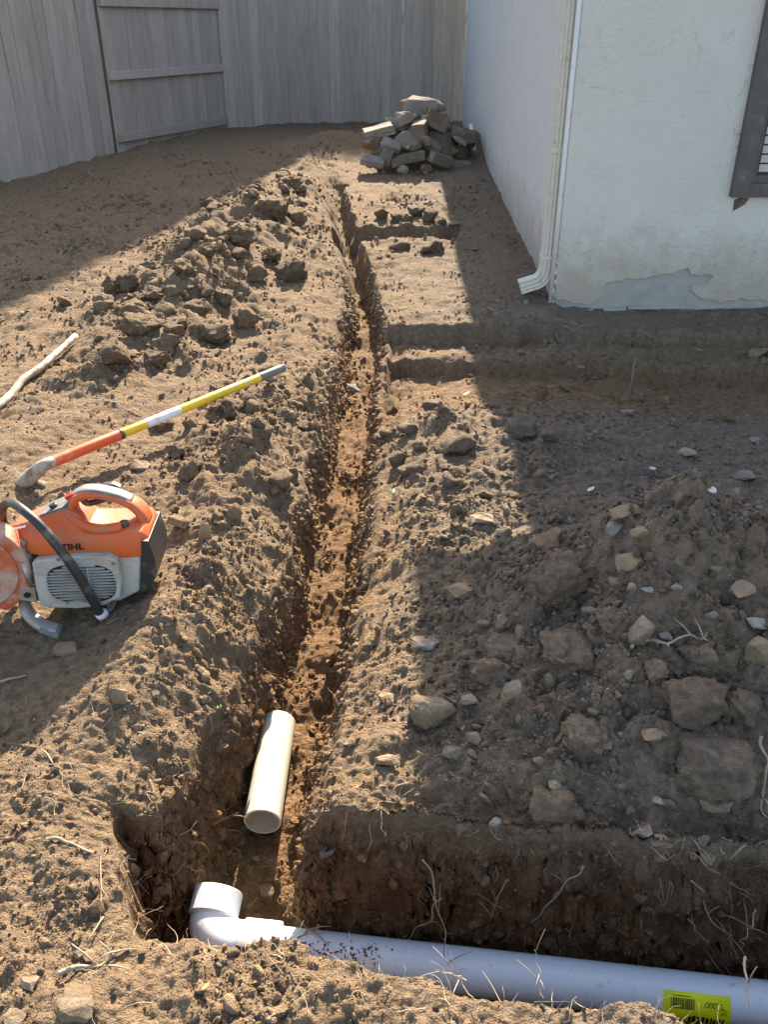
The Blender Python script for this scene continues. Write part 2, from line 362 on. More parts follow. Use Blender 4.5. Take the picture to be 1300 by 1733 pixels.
def worley(x, y, s=0):
    x = np.asarray(x, float); y = np.asarray(y, float)
    xi = np.floor(x).astype(np.int64); yi = np.floor(y).astype(np.int64)
    f1 = np.full(x.shape, 9.0); f2 = np.full(x.shape, 9.0); idk = np.zeros(x.shape)
    for dx in (-1, 0, 1):
        for dy in (-1, 0, 1):
            k = _h(xi+dx, yi+dy, s)
            d = np.hypot(xi+dx+_hx[k]-x, yi+dy+_hy[k]-y)
            c = d < f1
            f2 = np.where(c, f1, np.minimum(f2, d)); idk = np.where(c, _hx[(k*7+3) & 255], idk); f1 = np.minimum(f1, d)
    return f1, f2, idk
def sst(a, b, x):
    t = np.clip((x-a)/(b-a), 0, 1); return t*t*(3-2*t)
def gauss(x, y, cx, cy, rx, ry, rot=0.0):
    c, s_ = math.cos(rot), math.sin(rot); dx, dy = x-cx, y-cy
    return np.exp(-(((dx*c+dy*s_)/rx)**2 + ((-dx*s_+dy*c)/ry)**2))

# ------------------------------------------------------------------ the terrain
TL_Y = [0.5, 1.0, 1.24, 1.58, 2.06, 2.46, 3.14, 3.77, 5.47, 6.7, 8.7, 10.5]
TL_X = [-.46, -.48, -.575, -.49, -.385, -.350, -.325, -.305, -.26, -.38, -.64, -.88]
TR_Y = [0.5, 1.35, 1.68, 2.06, 2.58, 3.14, 4.07, 4.7, 5.5, 6.27, 7.97, 9.16, 10.5]
TR_X = [-.14, -.135, -.120, -.085, -.050, -.024, 0.0, .03, -.02, -.12, -.31, -.445, -.65]
TD_Y = [0.5, 1.3, 1.9, 2.6, 3.3, 4.3, 6.0, 8.0, 9.1, 10.3]
TD_D = [.52, .50, .43, .32, .26, .24, .24, .20, .0, .0]
def rise(y): return 0.38*np.clip((y-4.5)/6.5, 0, 1)
def lipL(y): return np.interp(y, TL_Y, TL_X)
def lipR(y): return np.interp(y, TR_Y, TR_X)
def xfar(x): return np.interp(x, [-.7, -.14, .19, .45, .74, 1.1, 2.5], [1.385, 1.375, 1.335, 1.305, 1.27, 1.23, 1.05])   # far lip of the cross trench
def xnear(x): return np.interp(x, [-.75, -.45, -.17, 0, .2, .48, .9, 2.5], [1.03, 1.03, 1.015, .95, .91, .878, .82, .64])

def roughness(x, y):
    """how cloddy the surface is, 0 trampled .. 1 loose spoil"""
    r = 0.30 + 0.42*fbm(x*1.5, y*1.1, 3, 60)
    r = r + 0.95*gauss(x, y, -1.15, 6.3, .42, 2.3, -0.12)
    r = r + 0.55*gauss(x, y, -.55, 3.3, .32, .9) + 0.35*gauss(x, y, -.55, 2.2, .22, .6)
    r = r + 0.75*gauss(x, y, .8, 2.0, .75, .6) + 0.5*gauss(x, y, .28, 3.5, .25, .35)
    r = r + 0.3*gauss(x, y, 1.0, 3.4, .8, .6) + 0.22*gauss(x, y, -2.2, 7.6, .9, 2.2)
    r = r + 0.45*gauss(x, y, .25, 7.85, .4, .22) + 0.32*gauss(x, y, .6, 4.75, 1.2, .35) + .3*gauss(x, y, .2, 6.85, .4, .25)
    r = r + 0.12*gauss(x, y, .3, 6.3, .6, 2.2) - 0.15*gauss(x, y, -1.9, 3.6, .7, 1.0)
    return np.clip(r, 0.05, 1.1)

def macro(x, y):
    z = rise(y) + 0.018*fbm(x*.8, y*.6, 3, 20)
    # spoil along the left of the trench
    z = z + gauss(x, y, -1.12, 6.3, .36, 2.2, -0.12)*(.20 + .12*fbm(x*2.2, y*1.7, 4, 24))
    z = z + gauss(x, y, -.58, 3.25, .24, .75)*(.075 + .04*fbm(x*4, y*3, 2, 26))
    z = z + gauss(x, y, -.66, 1.85, .17, .5, -.25)*.075
    z = z - gauss(x, y, -1.0, 1.55, .28, .38)*.03
    # heap of rubble in front of the house
    hp = gauss(x, y, .82, 2.02, .42, .37)
    z = z + hp*(.36 + .13*fbm(x*3, y*3, 4, 30)) + gauss(x, y, 1.4, 1.8, .45, .4)*.14
    z = z + gauss(x, y, .25, 3.5, .17, .2)*.06 + gauss(x, y, .62, 3.3, .3, .3)*.05
    z = z + gauss(x, y, 1.3, 2.9, .5, .3)*.04
    z = z + gauss(x, y, .55, 10.3, .9, .6)*.22
    z = z + gauss(x, y, -.62, 10.2, .45, .5)*.12
    # foreground bank
    z = z + .03*sst(1.2, .8, y)*fbm(x*3, y*3, 2, 33) + .02*gauss(x, y, -.1, .8, .5, .15)
    # dig-out along the front of the house and the branch trenches
    xr = np.clip((x - lipR(y) + .03)/.05, 0, 1)
    lip1 = 4.87 + .05*fbm(x*5, x*0+1.5, 5, 40, .6); lip2 = np.interp(x, [0, .9, 2.2, 5], [4.54, 4.53, 4.42, 4.3]) + .05*fbm(x*5, x*0+7.5, 5, 41, .6)
    back = sst(3.2, 4.45, y)*-.175
    shelf = np.where(y > lip2, 0, 1.0)
    cut = np.where(y < lip2, back, -.115 - (z - .0)*0.6)
    wall2 = sst(-.02, .02, y - lip2); wall1 = sst(-.025, .025, y - lip1)
    zz = (z + back)*(1-wall2) + wall2*(-.085 + .02*fbm(x*4, y*4, 2, 43))
    zz = zz*(1-wall1) + wall1*z
    under = sst(1.0, 1.12, x)*sst(4.8, 4.95, y)*(1-sst(5.3, 5.5, y))
    zz = zz - under*.035
    z = z*(1-xr) + zz*xr
    e1 = sst(.62, .5, x)*sst(-.42, -.38, x)
    yb = 7.0 + .05*fbm(x*6, x*0+2, 4, 45)
    z = z - e1*.17*sst(-.02, .02, yb - y)*sst(6.62, 6.86, y)
    return z

def walls(y):
    ln = .026*fbm(y*3.1, y*0+3.3, 3, 50); rn = .026*fbm(y*3.1, y*0+9.1, 3, 51)
    wl = np.interp(y, [1, 2, 3, 4, 6, 9], [.05, .05, .06, .07, .10, .15]); wr = np.interp(y, [1, 1.6, 2.2, 3.2, 4.2, 5, 6, 9], [.08, .12, .13, .12, .10, .06, .05, .06])
    return lipL(y) + ln, lipR(y) + rn + .02*sst(1.4, 1.7, y)*(1-sst(4, 4.6, y)), wl, wr
def trench(x, y, z):
    L, Rr, wl, wr = walls(y)
    d = np.interp(y, TD_Y, TD_D)
    # crumbled, rounded rims
    oL = np.maximum(L - x, 0); oR = np.maximum(x - Rr, 0); on0 = sst(1.15, 1.4, y)*sst(9.5, 8.5, y)
    z = z - on0*np.interp(y, [1.2, 1.6, 2.4, 4, 6], [.05, .09, .08, .05, .02])*np.exp(-(oL/.11)**2)*(x < .5*(L+Rr)) - on0*np.interp(y, [1.4, 1.8, 3.5, 4.6, 6], [.04, .07, .07, .02, .01])*np.exp(-(oR/.10)**2)*(x >= .5*(L+Rr))
    tl = np.clip((x - L)/wl, 0, 1); tr = np.clip((Rr - x)/wr, 0, 1)
    s = np.minimum(tl, tr**1.15)
    s = s*s*(3-2*s)*.4 + s*.6
    s = s*np.clip(d/.07, 0, 1)
    floor = rise(y) - d + .028*fbm(x*7, y*4, 4, 52)
    on = sst(1.06, 1.13, y)
    z1 = z*(1-s*on) + (floor)*s*on
    # cross trench with the drain pipe
    fn = .018*fbm(x*6, x*0+4.4, 4, 55); nn = .03*fbm(x*6, x*0+14.4, 4, 56)
    Fy = xfar(x) + fn; Ny = xnear(x) + nn
    tf = np.clip((Fy - y)/.038, 0, 1); tn = np.clip((y - Ny)/.06, 0, 1); tx = np.clip((x + .485 + np.clip(y - 1.03, 0, .3)*.45 + .02*fbm(y*7, y*0+2.2, 3, 57))/.06, 0, 1)
    s2 = np.minimum(np.minimum(tf, tn), tx)
    s2 = s2*s2*(3-2*s2)*.3 + s2*.7
    lipdip = -.07*np.exp(-((y - Fy)/.11)**2)*(y > Fy)*sst(-.1, .1, x)
    z2 = (z1+lipdip)*(1-s2) + np.minimum(z1, -.53 + .01*fbm(x*8, y*8, 2, 58))*s2
    inside = np.maximum(s*on, s2)
    return z2, inside

def detail(x, y, inside):
    r = roughness(x, y)
    r = np.where(inside > .5, .5, r)
    z = .017*fbm(x*5, y*5, 5, 70, .58)*(.55 + r)
    f1, f2, k = worley(x*7 + .3*perlin(x*9, y*9, 3), y*7, 80)
    z = z + r*.075*np.clip(.62 - f1, 0, 1)*(k > .5)*(.2 + k)
    f1, f2, k = worley(x*17 + .3*perlin(x*21, y*21, 4), y*17, 84)
    z = z + (.05 + r*r*1.1)*.022*np.sqrt(np.clip(.55 - f1, 0, 1))*(k > .45)*(.1 + .9*k)
    f1, f2, k = worley(x*42, y*42, 88)
    z = z + (.25 + r)*.010*np.sqrt(np.clip(.5 - f1, 0, 1))*(k > .3)
    z = z + .0055*fbm(x*34, y*34, 3, 90, .62)*(.6 + r)
    # dragged, streaky scrapes on trampled ground
    z = z + (1.1-np.clip(r,0,1))*.006*fbm(x*9, y*26, 3, 94)
    return z

def height(x, y):
    x = np.asarray(x, float); y = np.asarray(y, float)
    z = macro(x, y); z, ins = trench(x, y, z)
    return z + detail(x, y, ins)*(1 - .3*ins), ins
def hz(x, y): return float(height(np.array([x]), np.array([y]))[0][0])

def ray(u, v):
    dx, dy = (u-650)/FPX, (v-866.5)/FPX
    c, s_ = math.cos(PITCH), math.sin(PITCH)
    return Vector((dx, c - dy*s_, -s_ - dy*c))
def hit(u, v):
    """first ground point along the sight line through a place in the photograph, with its distance factor"""
    d = ray(u, v); t = np.linspace(1.0, 16.0, 2400)
    x, y, z = d.x*t, d.y*t, CAM_H + d.z*t
    g = macro(x, y); g, _ = trench(x, y, g)
    k = np.argmax(z < g)
    return Vector((x[k], y[k], z[k])), t[k]

# ground sheet: rows follow distance, columns follow the trench
rows = [.30]
while rows[-1] < 60:
    y = rows[-1]
    if y < .75: d = .012
    elif y < 1.12: d = .0042
    elif y < 1.24: d = .0032
    elif y < 1.34: d = .0015
    elif y < 1.42: d = .003
    elif y < 9.5: d = .0031*y
    elif y < 14: d = .008*y
    else: d = .05*y
    rows.append(y + d)
rows = np.array([-4, -2, -1, -.4, 0, .15] + rows)
k1 = np.arange(1, 181)*.0036
k2 = k1[-1] + np.cumsum(.005*1.115**np.arange(1, 50))
side = np.concatenate([k1, k2])
def grid():
    yy = np.maximum(rows, .5)
    L, Rr, wl, wr = [a[:, None] for a in walls(yy)]
    def seg(a, b, n): return a + (b-a)*(np.arange(n)/n)[None, :]
    e = np.ones_like(L)
    bands = [seg(L-.14, L-.01, 18), seg(L-.01, L+wl+.008, 38), seg(L+wl+.008, Rr-wr-.008, 26), seg(Rr-wr-.008, Rr+.01, 40), seg(Rr+.01, Rr+.14, 19)]
    m = np.maximum(yy, 1.0)[:, None]
    Xg = np.concatenate([L-.14 - side[::-1][None, :]*m] + bands + [Rr+.14 + side[None, :]*m], 1)
    Yg = np.repeat(rows[:, None], Xg.shape[1], 1)
    wgt = sst(.8, 1.22, Yg)*(1-sst(1.5, 2.2, Yg))
    Yg = Yg + wgt*(np.clip(xfar(Xg), .9, 2) - 1.335)*sst(-3, -1, Xg)
    return Xg, Yg
X, Y = grid()
Z, INS = height(X.ravel(), Y.ravel()); Z = Z.reshape(X.shape)
# ragged relief on the steep cut faces
gy, gx = np.gradient(Z); sx = np.abs(gx/np.maximum(np.gradient(X, axis=1), 1e-4)); sy = np.abs(gy/np.gradient(Y, axis=0))
stx = sst(.8, 2.5, sx); sty = sst(.8, 2.5, sy)
fine = sst(3.2, 1.6, Y); near_cut = sst(.03, .25, INS.reshape(X.shape)); stx = stx*near_cut; sty = sty*near_cut
X2 = X + stx*(.018*fbm(Y*3, Z*6, 2, 100, .6) + fine*.020*fbm(Y*13, Z*14, 4, 102, .65)).reshape(X.shape)
Y2 = Y + sty*(.016*fbm(X*4, Z*6, 2, 104, .6) + fine*.020*fbm(X*13, Z*14, 4, 106, .65)).reshape(X.shape)
nr, nc = X.shape
co = np.stack([X2, Y2, Z], -1).reshape(-1, 3).astype(np.float32)
ii = (np.arange(nr-1)[:, None]*nc + np.arange(nc-1)[None, :]).ravel()
quads = np.stack([ii, ii+1, ii+nc+1, ii+nc], -1).astype(np.int32)
gm = bpy.data.meshes.new('ground')
gm.vertices.add(len(co)); gm.vertices.foreach_set('co', co.ravel())
gm.loops.add(quads.size); gm.loops.foreach_set('vertex_index', quads.ravel())
gm.polygons.add(len(quads)); gm.polygons.foreach_set('loop_start', np.arange(len(quads), dtype=np.int32)*4)
gm.polygons.foreach_set('use_smooth', np.ones(len(quads), bool)); gm.update(calc_edges=True)
ground = obj('ground', gm, M['soil']); tag(ground, 'bare brown soil of the yard with a long narrow trench dug through it', 'ground', kind='structure')

# ------------------------------------------------------------------ house
HX, HY, HB = 1.05, 5.25, 12.55
house = empty('house', (0, 0, 0)); tag(house, 'white stucco house with peeling plaster along the foot of its wall', 'house')
box('side_wall', HX, HX+.15, HY+.02, HB, .0, 2.75, M['stucco_side'], house)
box('side_footing', HX+.012, HX+.15, HY+.03, HB-.01, -.5, -.001, M['footing'], house)
WX0, WX1, WZ0, WZ1 = 2.03, 3.5, .675, 2.05
def wall_pt(u, v):
    d = ray(u, v); t = HY/d.y; return (d.x*t, CAM_H + d.z*t)
# grey render core of the front wall, round the window opening
for (a, b_, c, d) in ((HX, WX0, .0, 2.75), (WX1, 7, .0, 2.75), (WX0, WX1, .0, WZ0), (WX0, WX1, WZ1, 2.75)):
    box('wall_core', a, b_, HY+.004, HY+.16, c, d, M['render_grey'], house)
edge_px = [(936,500),(942,507),(955,506),(965,511),(980,513),(992,515),(1001,514),(1008,510),(1016,504),(1023,496),(1022,487),(1026,479),(1038,476),(1050,475),(1062,470),(1075,472),(1088,471),(1103,467),(1127,463),(1136,463),(1144,460),(1150,456),(1158,455),(1166,452),(1168,461),(1180,466),(1190,465),(1202,464),(1208,468),(1200,475),(1196,479),(1184,482),(1171,483),(1170,492),(1177,498),(1185,504),(1198,507),(1210,508),(1223,512),(1236,508),(1245,509),(1254,504),(1268,508),(1284,506),(1300,509),(1330,507),(1360,511),(1420,508)]
edge = [wall_pt(u, v) for u, v in edge_px]
edge = [(HX, edge[0][1])] + [p for p in edge if p[0] > HX + .004]
jag = []
for (p, q) in zip(edge[:-1], edge[1:]):
    for k in range(3):
        t = k/3; jag.append((p[0]+(q[0]-p[0])*t + random.uniform(-.003, .003)*(k > 0), p[1]+(q[1]-p[1])*t + random.uniform(-.004, .004)*(k > 0)))
jag.append(edge[-1])
outline = jag + [(7, jag[-1][1]), (7, 2.75), (WX1, 2.75), (WX1, WZ0), (WX0, WZ0), (WX0, 2.75), (HX, 2.75)]
extrude_poly('stucco_skin', outline, HY-.005, HY+.004, M['stucco'], house)
box('stucco_skin', WX0+.001, WX1-.001, HY-.005, HY+.004, WZ1, 2.75, M['stucco'], house)
# uneven footing and the broken ledge of plaster at the foot
bm = bmesh.new(); n = 90
vt = []
for i in range(n+1):
    x = HX + .02 + i*(4.0/n); dz = .025*mnoise.noise((x*4, 0, 0)) + .02*mnoise.noise((x*13, 3, 0))
    a = bm.verts.new((x, HY-.012 + .02*mnoise.noise((x*7, 5, 0)), .005+dz*.5)); b = bm.verts.new((x, HY+.02 + .03*mnoise.noise((x*5, 9, 0)), -.10+dz)); c = bm.verts.new((x, HY+.05 + .04*mnoise.noise((x*6, 2, 0)), -.45))
    e = bm.verts.new((x, HY+.12, .02))
    vt.append((e, a, b, c))
for p, q in zip(vt[:-1], vt[1:]):
    for k in range(3): bm.faces.new((p[k], p[k+1], q[k+1], q[k]))
bmesh.ops.recalc_face_normals(bm, faces=bm.faces[:])
obj('foundation', bm_mesh('foundation', bm), M['footing'], house)
for k, (u, v, wd) in enumerate(((975, 524, .22), (1040, 522, .14), (1090, 519, .20))):
    p = wall_pt(u, v)
    box('plaster_ledge', p[0]-wd/2, p[0]+wd/2, HY-.022, HY+.0, p[1]-.012, p[1]+.008, M['render_grey'], house, .004, 2)
# roof; an unseen wider slab is added in front to cast the stepped shadow
def slab(name, pts_top, thick, mat, parent):
    bm = bmesh.new(); a = [bm.verts.new(p) for p in pts_top]; b = [bm.verts.new((p[0], p[1], p[2]-thick)) for p in pts_top]; n = len(a)
    bm.faces.new(a); bm.faces.new(b[::-1])
    for i in range(n): bm.faces.new((a[i], b[i], b[(i+1) % n], a[(i+1) % n]))
    bmesh.ops.recalc_face_normals(bm, faces=bm.faces[:]); return obj(name, bm_mesh(name, bm), mat, parent)
EZ = 2.62
slab('roof_slope', [(.815, 6.3, EZ), (.815, HB+.3, EZ), (4.2, HB+.3, EZ+1.3), (4.2, 5.02, EZ+1.3), (.85, 5.02, EZ+.05), (.85, 6.3, EZ+.01)], .12, M['roof'], house)
slab('roof_slope', [(7.6, 5.02, EZ), (4.2, 5.02, EZ+1.3), (4.2, HB+.3, EZ+1.3), (7.6, HB+.3, EZ)], .12, M['roof'], house)
slab('shadow_slab', [(.405, 5.04, EZ+.02), (1.2, 5.04, EZ+.12), (1.2, 6.29, EZ+.12), (.405, 6.29, EZ+.02)], .10, M['trim'], house)
extrude_poly('gable_end', [(1.06, 2.751), (7, 2.751), (4.2, 3.8)], HY+.01, HY+.15, M['stucco_side'], house)
box('end_wall', 6.9, 7, HY+.17, HB, -.3, 2.75, M['stucco_side'], house)
box('back_wall', HX+.15, 6.9, HB-.15, HB-.001, -.3, 2.75, M['stucco_side'], house)
# window
wn = empty('window', (0, 0, 0)); wn.parent = house
fw = .085
box('frame', WX0-.02, WX0+fw, HY-.045, HY+.06, WZ0-.0, WZ1, M['bronze'], wn, .006)
box('frame', WX1-fw, WX1+.02, HY-.045, HY+.06, WZ0-.0, WZ1, M['bronze'], wn, .006)
box('frame', WX0+fw, WX1-fw, HY-.043, HY+.06, WZ0, WZ0+fw-.01, M['bronze'], wn, .006)
box('frame', WX0+fw, WX1-fw, HY-.043, HY+.06, WZ1-fw, WZ1, M['bronze'], wn, .006)
box('sash', WX0+fw, WX0+fw+.028, HY-.02, HY+.05, WZ0+fw-.01, WZ1-fw, M['bronze'], wn, .004)
box('sash', WX0+fw+.028, WX1-fw, HY-.02, HY+.05, WZ0+fw-.01, WZ0+fw+.03, M['bronze'], wn, .004)
box('pane', WX0+fw+.028, WX1-fw, HY+.04, HY+.048, WZ0+fw+.03, WZ1-fw, M['glass'], wn)
# blind slats in front of the room, just inside the opening
for k in range(22):
    z = WZ0+fw+.045 + k*.05
    if z > WZ1-fw-.02: break
    o = box('blind_slat', WX0+fw+.05, WX1-fw-.01, HY+.022, HY+.026, z, z+.04, M['blind'], wn)
# cracked plaster under the window corner
extrude_poly('plaster_chip', [wall_pt(*p) for p in ((1243,338),(1252,334),(1268,335),(1262,345),(1250,352),(1240,357))], HY-.0065, HY-.0052, M['footing'], house)
# rusty corner bead
tube('corner_bead', [(HX-.002, HY-.004, .0), (HX-.003, HY-.005, .12), (HX-.002, HY-.004, .30)], [.010, .008, .004], M['rust'], house, 8)

# downspout: ribbed sheet-metal box, bent outwards at the foot
def ribbed_section(w, d, ribs=3):
    """closed outline of a ribbed downspout in (a,b)"""
    pts = []
    def side(p, q, nrm):
        p, q, nrm = Vector(p), Vector(q), Vector(nrm)
        m = ribs*4
        for i in range(m):
            t = i/m; ph = (i % 4)
            off = .0045 if ph in (1, 2) else 0
            if t < .08: off = 0
            r = p.lerp(q, t) - nrm*off; pts.append((r.x, r.y))
    side((-w, -d), (w, -d), (0, -1)); side((w, -d), (w, d), (1, 0)); side((w, d), (-w, d), (0, 1)); side((-w, d), (-w, -d), (-1, 0))
    return pts
def sweep(name, path, sec, mat, parent=None, side_dir=Vector((0, 1, 0)), cap=False):
    V, F = [], []; n = len(sec); P = [Vector(p) for p in path]
    for i, p in enumerate(P):
        t = (P[min(i+1, len(P)-1)] - P[max(i-1, 0)]).normalized(); b = side_dir; a = b.cross(t).normalized()
        for (s1, s2) in sec: V.append(p + a*s1 + b*s2)
    for i in range(len(P)-1):
        for k in range(n):
            k2 = (k+1) % n; F.append((i*n+k, i*n+k2, (i+1)*n+k2, (i+1)*n+k))
    if cap: F.append(tuple(range(n))); F.append(tuple((len(P)-1)*n+k for k in range(n)))
    o = obj(name, mesh(name, V, F), mat, parent)
    return o
ds = empty('downspout', (1.0, 5.34, 0)); tag(ds, 'ribbed cream metal downspout with its elbow kicked out at the house corner', 'downspout')
sec = ribbed_section(.034, .042)
sweep('pipe', [(0, 0, 2.6), (0, 0, 1.2), (0, 0, .30)], sec, M['spout'], ds, cap=True)
el = [(0, 0, .315)] + [(-.075*(1-math.cos(a)), 0, .25-.10*math.sin(a)) for a in [R(0), R(12), R(25), R(38), R(50), R(62), R(72)]]
x0, z0 = el[-1][0], el[-1][2]
el += [(x0-.055, 0, z0-.018), (x0-.10, 0, z0-.033)]
sec2 = [(a*1.07, b*1.07) for a, b in sec]
eo = sweep('elbow', el, sec2, M['spout'], ds)
so = eo.modifiers.new('thick', 'SOLIDIFY'); so.thickness = .002; so.offset = -1
box('seam_band', -.039, .039, -.048, .048, .295, .318, M['spout'], ds, .002)
for z in (.9, 1.9): box('strap', -.038, .05, -.046, .046, z, z+.03, M['spout'], ds, .001)
# white conduit beside the corner
cd = empty('conduit_pipe', (HX-.012, HY+.018, 0)); tag(cd, 'thin white conduit running up the house corner beside the downspout', 'pipe')
tube('pipe', [(0, 0, .02), (0, 0, .8), (0, 0, 2.6)], .017, M['conduit'], cd, 14)
tube('end_cap', [(0, 0, .0), (0, 0, .05)], .0185, M['conduit'], cd, 14)

# ------------------------------------------------------------------ fences
board_cache = {}
def board_mesh(wd, h, seed):
    key = (round(wd, 3), round(h, 2), seed)
    if key in board_cache: return board_cache[key]
    bm = bmesh.new(); box_bm(bm, 0, wd, -.009, .009, 0, h)
    bmesh.ops.bevel(bm, geom=bm.edges[:], offset=.0025, segments=1, affect='EDGES')
    rr = random.Random(seed)
    for v in bm.verts: v.co.y += .004*math.sin(v.co.z*1.5 + seed)
    me = bm_mesh('board', bm); me.materials.append(M['fence']); board_cache[key] = me; return me
def fence_run(fn, p, q, zb, ztop, side, rails, label, board_w=.138, name='fence', rail_front=False, posts=True):
    """boards p->q; side=+1: boards towards the yard and rails behind; rail_front: rails seen from the yard"""
    p, q = Vector((p[0], p[1], 0)), Vector((q[0], q[1], 0)); L = (q-p).length; d = (q-p).normalized(); ang = math.atan2(d.y, d.x)
    f = empty(fn, (p.x, p.y, zb), ang); tag(f, label, 'fence', 'fence runs around the yard')
    n = int(math.ceil(L/board_w - .05)); k = 0
    for i in range(n):
        wd = board_w - random.choice((.0005, .001, .002))
        me = board_mesh(wd, ztop, i % 5)
        o = obj('board', me, None, f); o.location = (i*(L/n) if L/n < board_w else i*board_w, random.uniform(-.004, .004) + (0.0), -.12 + random.uniform(-.02, .02)); o.rotation_euler = (0, random.uniform(-.004, .004), random.uniform(-.01, .01))
    ry = -.034 if rail_front else .034
    for hgt, tk in rails:
        bm = bmesh.new(); box_bm(bm, 0, L, ry-.02, ry+.02, hgt, hgt+tk); bmesh.ops.bevel(bm, geom=bm.edges[:], offset=.003, segments=1, affect='EDGES')
        obj('rail', bm_mesh('rail', bm), M['fence'], f)
    if posts:
        for xx in (.02, L-.11):
            py = .06 if not rail_front else .07
            box('post', xx, xx+.09, py, py+.09, -.3, ztop-.1, M['fence'], f, .003)
    return f
RL = [(.10, .085), (.70, .085), (1.37, .085)]
FA, FB, FC, FD, FE = (-4.75, 6.3), (-2.93, 10.0), (-2.03, 12.0), (-.80, 12.77), (1.2, 12.72)
fence_run('board_fence', FA, (FB[0], FB[1]), .30, 2.0, 1, RL, 'grey board fence along the left edge, boards facing the yard')
fence_run('board_fence', (FB[0]+.03, FB[1]+.04), (FC[0], FC[1]), .33, 2.0, 1, RL, 'grey fence section with three horizontal rails on the yard side', rail_front=True)
box_o = None
# trim boards closing the two ends of the railed section
fence_run('board_fence', (FC[0]+.02, FC[1]-.03), FD, .36, 2.0, 1, RL, 'grey board fence right of the railed section, up to the back corner')
fence_run('board_fence', (FD[0]-.06, FD[1]-.045), FE, .36, 2.0, 1, [(.2, .085), (1.2, .085)], 'grey board fence across the far end behind the rubble pile')
# concrete footing under the railed section
kb = Vector((FC[0]-FB[0], FC[1]-FB[1], 0)); ang = math.atan2(kb.y, kb.x)

# unseen neighbouring house beyond the back fence, its footprint shaped to shade the yard
nb = empty('neighbour_house', (0, 0, 0)); tag(nb, 'tall neighbouring house beyond the back fence, unseen, shaped for its shadow', 'house')
NH = 7.0
sh = Vector((math.sin(SUN_AZ), math.cos(SUN_AZ)))*((NH-.1)/math.tan(SUN_EL))
A = Vector((-2.40, 5.02)) + sh; B = Vector((-.86, 9.3)) + sh; C = Vector((-.1, 9.45)) + sh
foot = [(-14, A.y-.3), (A.x-.6, A.y-.1), (A.x, A.y), (B.x, B.y), (C.x, C.y), (C.x+2.5, C.y+.5), (C.x+2.5, B.y+5), (-14, B.y+5)]
bm = bmesh.new(); a = [bm.verts.new((x, y, -.2)) for x, y in foot]; b = [bm.verts.new((x, y, NH)) for x, y in foot]
bm.faces.new(a[::-1]); bm.faces.new(b)
for i in range(len(a)): bm.faces.new((a[i], a[(i+1) % len(a)], b[(i+1) % len(a)], b[i]))
bmesh.ops.recalc_face_normals(bm, faces=bm.faces[:])
obj('wall', bm_mesh('wall', bm), M['stucco_side'], nb)
slab('roof', [(x, y, NH+.12) for x, y in foot], .11, M['roof'], nb)
# ------------------------------------------------------------------ stones, clods
def rock_mesh(seed, dims, npts=16, rough=.04, sub=1, boxy=.5):
    """angular stone: hull of points in a boxy ellipsoid, edges worn"""
    rr = random.Random(seed); bm = bmesh.new()
    for i in range(npts):
        v = Vector((rr.gauss(0, 1), rr.gauss(0, 1), rr.gauss(0, 1))).normalized()
        m = max(abs(v.x), abs(v.y), abs(v.z)); v = v*(1-boxy) + v/m*boxy*.82
        v *= rr.uniform(.86, 1.05)
        bm.verts.new((v.x*dims[0]/2, v.y*dims[1]/2, v.z*dims[2]/2))
    h = bmesh.ops.convex_hull(bm, input=bm.verts[:])
    bmesh.ops.delete(bm, geom=[g for g in h['geom_interior'] if isinstance(g, bmesh.types.BMVert)], context='VERTS')
    bmesh.ops.dissolve_limit(bm, angle_limit=R(14), verts=bm.verts[:], edges=bm.edges[:])
    sz = max(dims)
    bmesh.ops.bevel(bm, geom=bm.edges[:], offset=sz*.045, segments=2 if sub else 1, profile=.5, affect='EDGES', clamp_overlap=True)
    bmesh.ops.triangulate(bm, faces=bm.faces[:])
    if sub: bmesh.ops.subdivide_edges(bm, edges=bm.edges[:], cuts=sub, use_grid_fill=True)
    for v in bm.verts:
        p = v.co/sz
        v.co += v.co.normalized()*sz*rough*(1.2*mnoise.noise(p*3 + Vector((seed, 0, 0))) + .7*mnoise.noise(p*8 + Vector((0, seed, 0))) + .4*mnoise.noise(p*19 + Vector((0, 0, seed))))
    return bm_mesh('stone', bm)

def clod_mesh(seed, sub=3, rough=.3):
    """broken lump of earth: a ball cut by random planes, then crumbled"""
    rr = random.Random(seed); bm = bmesh.new(); bmesh.ops.create_icosphere(bm, subdivisions=sub, radius=1)
    o = Vector((rr.uniform(0, 50), rr.uniform(0, 50), rr.uniform(0, 50)))
    cuts = [(Vector((rr.gauss(0, 1), rr.gauss(0, 1), rr.gauss(0, 1))).normalized(), rr.uniform(.45, .85)) for k in range(8)]
    for v in bm.verts:
        p = v.co.copy()
        for n_, d_ in cuts:
            e = p.dot(n_) - d_
            if e > 0: p -= n_*e*.92
        q = v.co
        d = mnoise.noise(q*1.6 + o)*.7 + mnoise.noise(q*3.7 + o)*.45 + (mnoise.noise(q*8 + o)*.34 if sub > 2 else 0) + (mnoise.noise(q*17 + o)*.20 if sub > 3 else 0)
        v.co = p*(1.12 + rough*d)
    return bm_mesh('clod', bm)

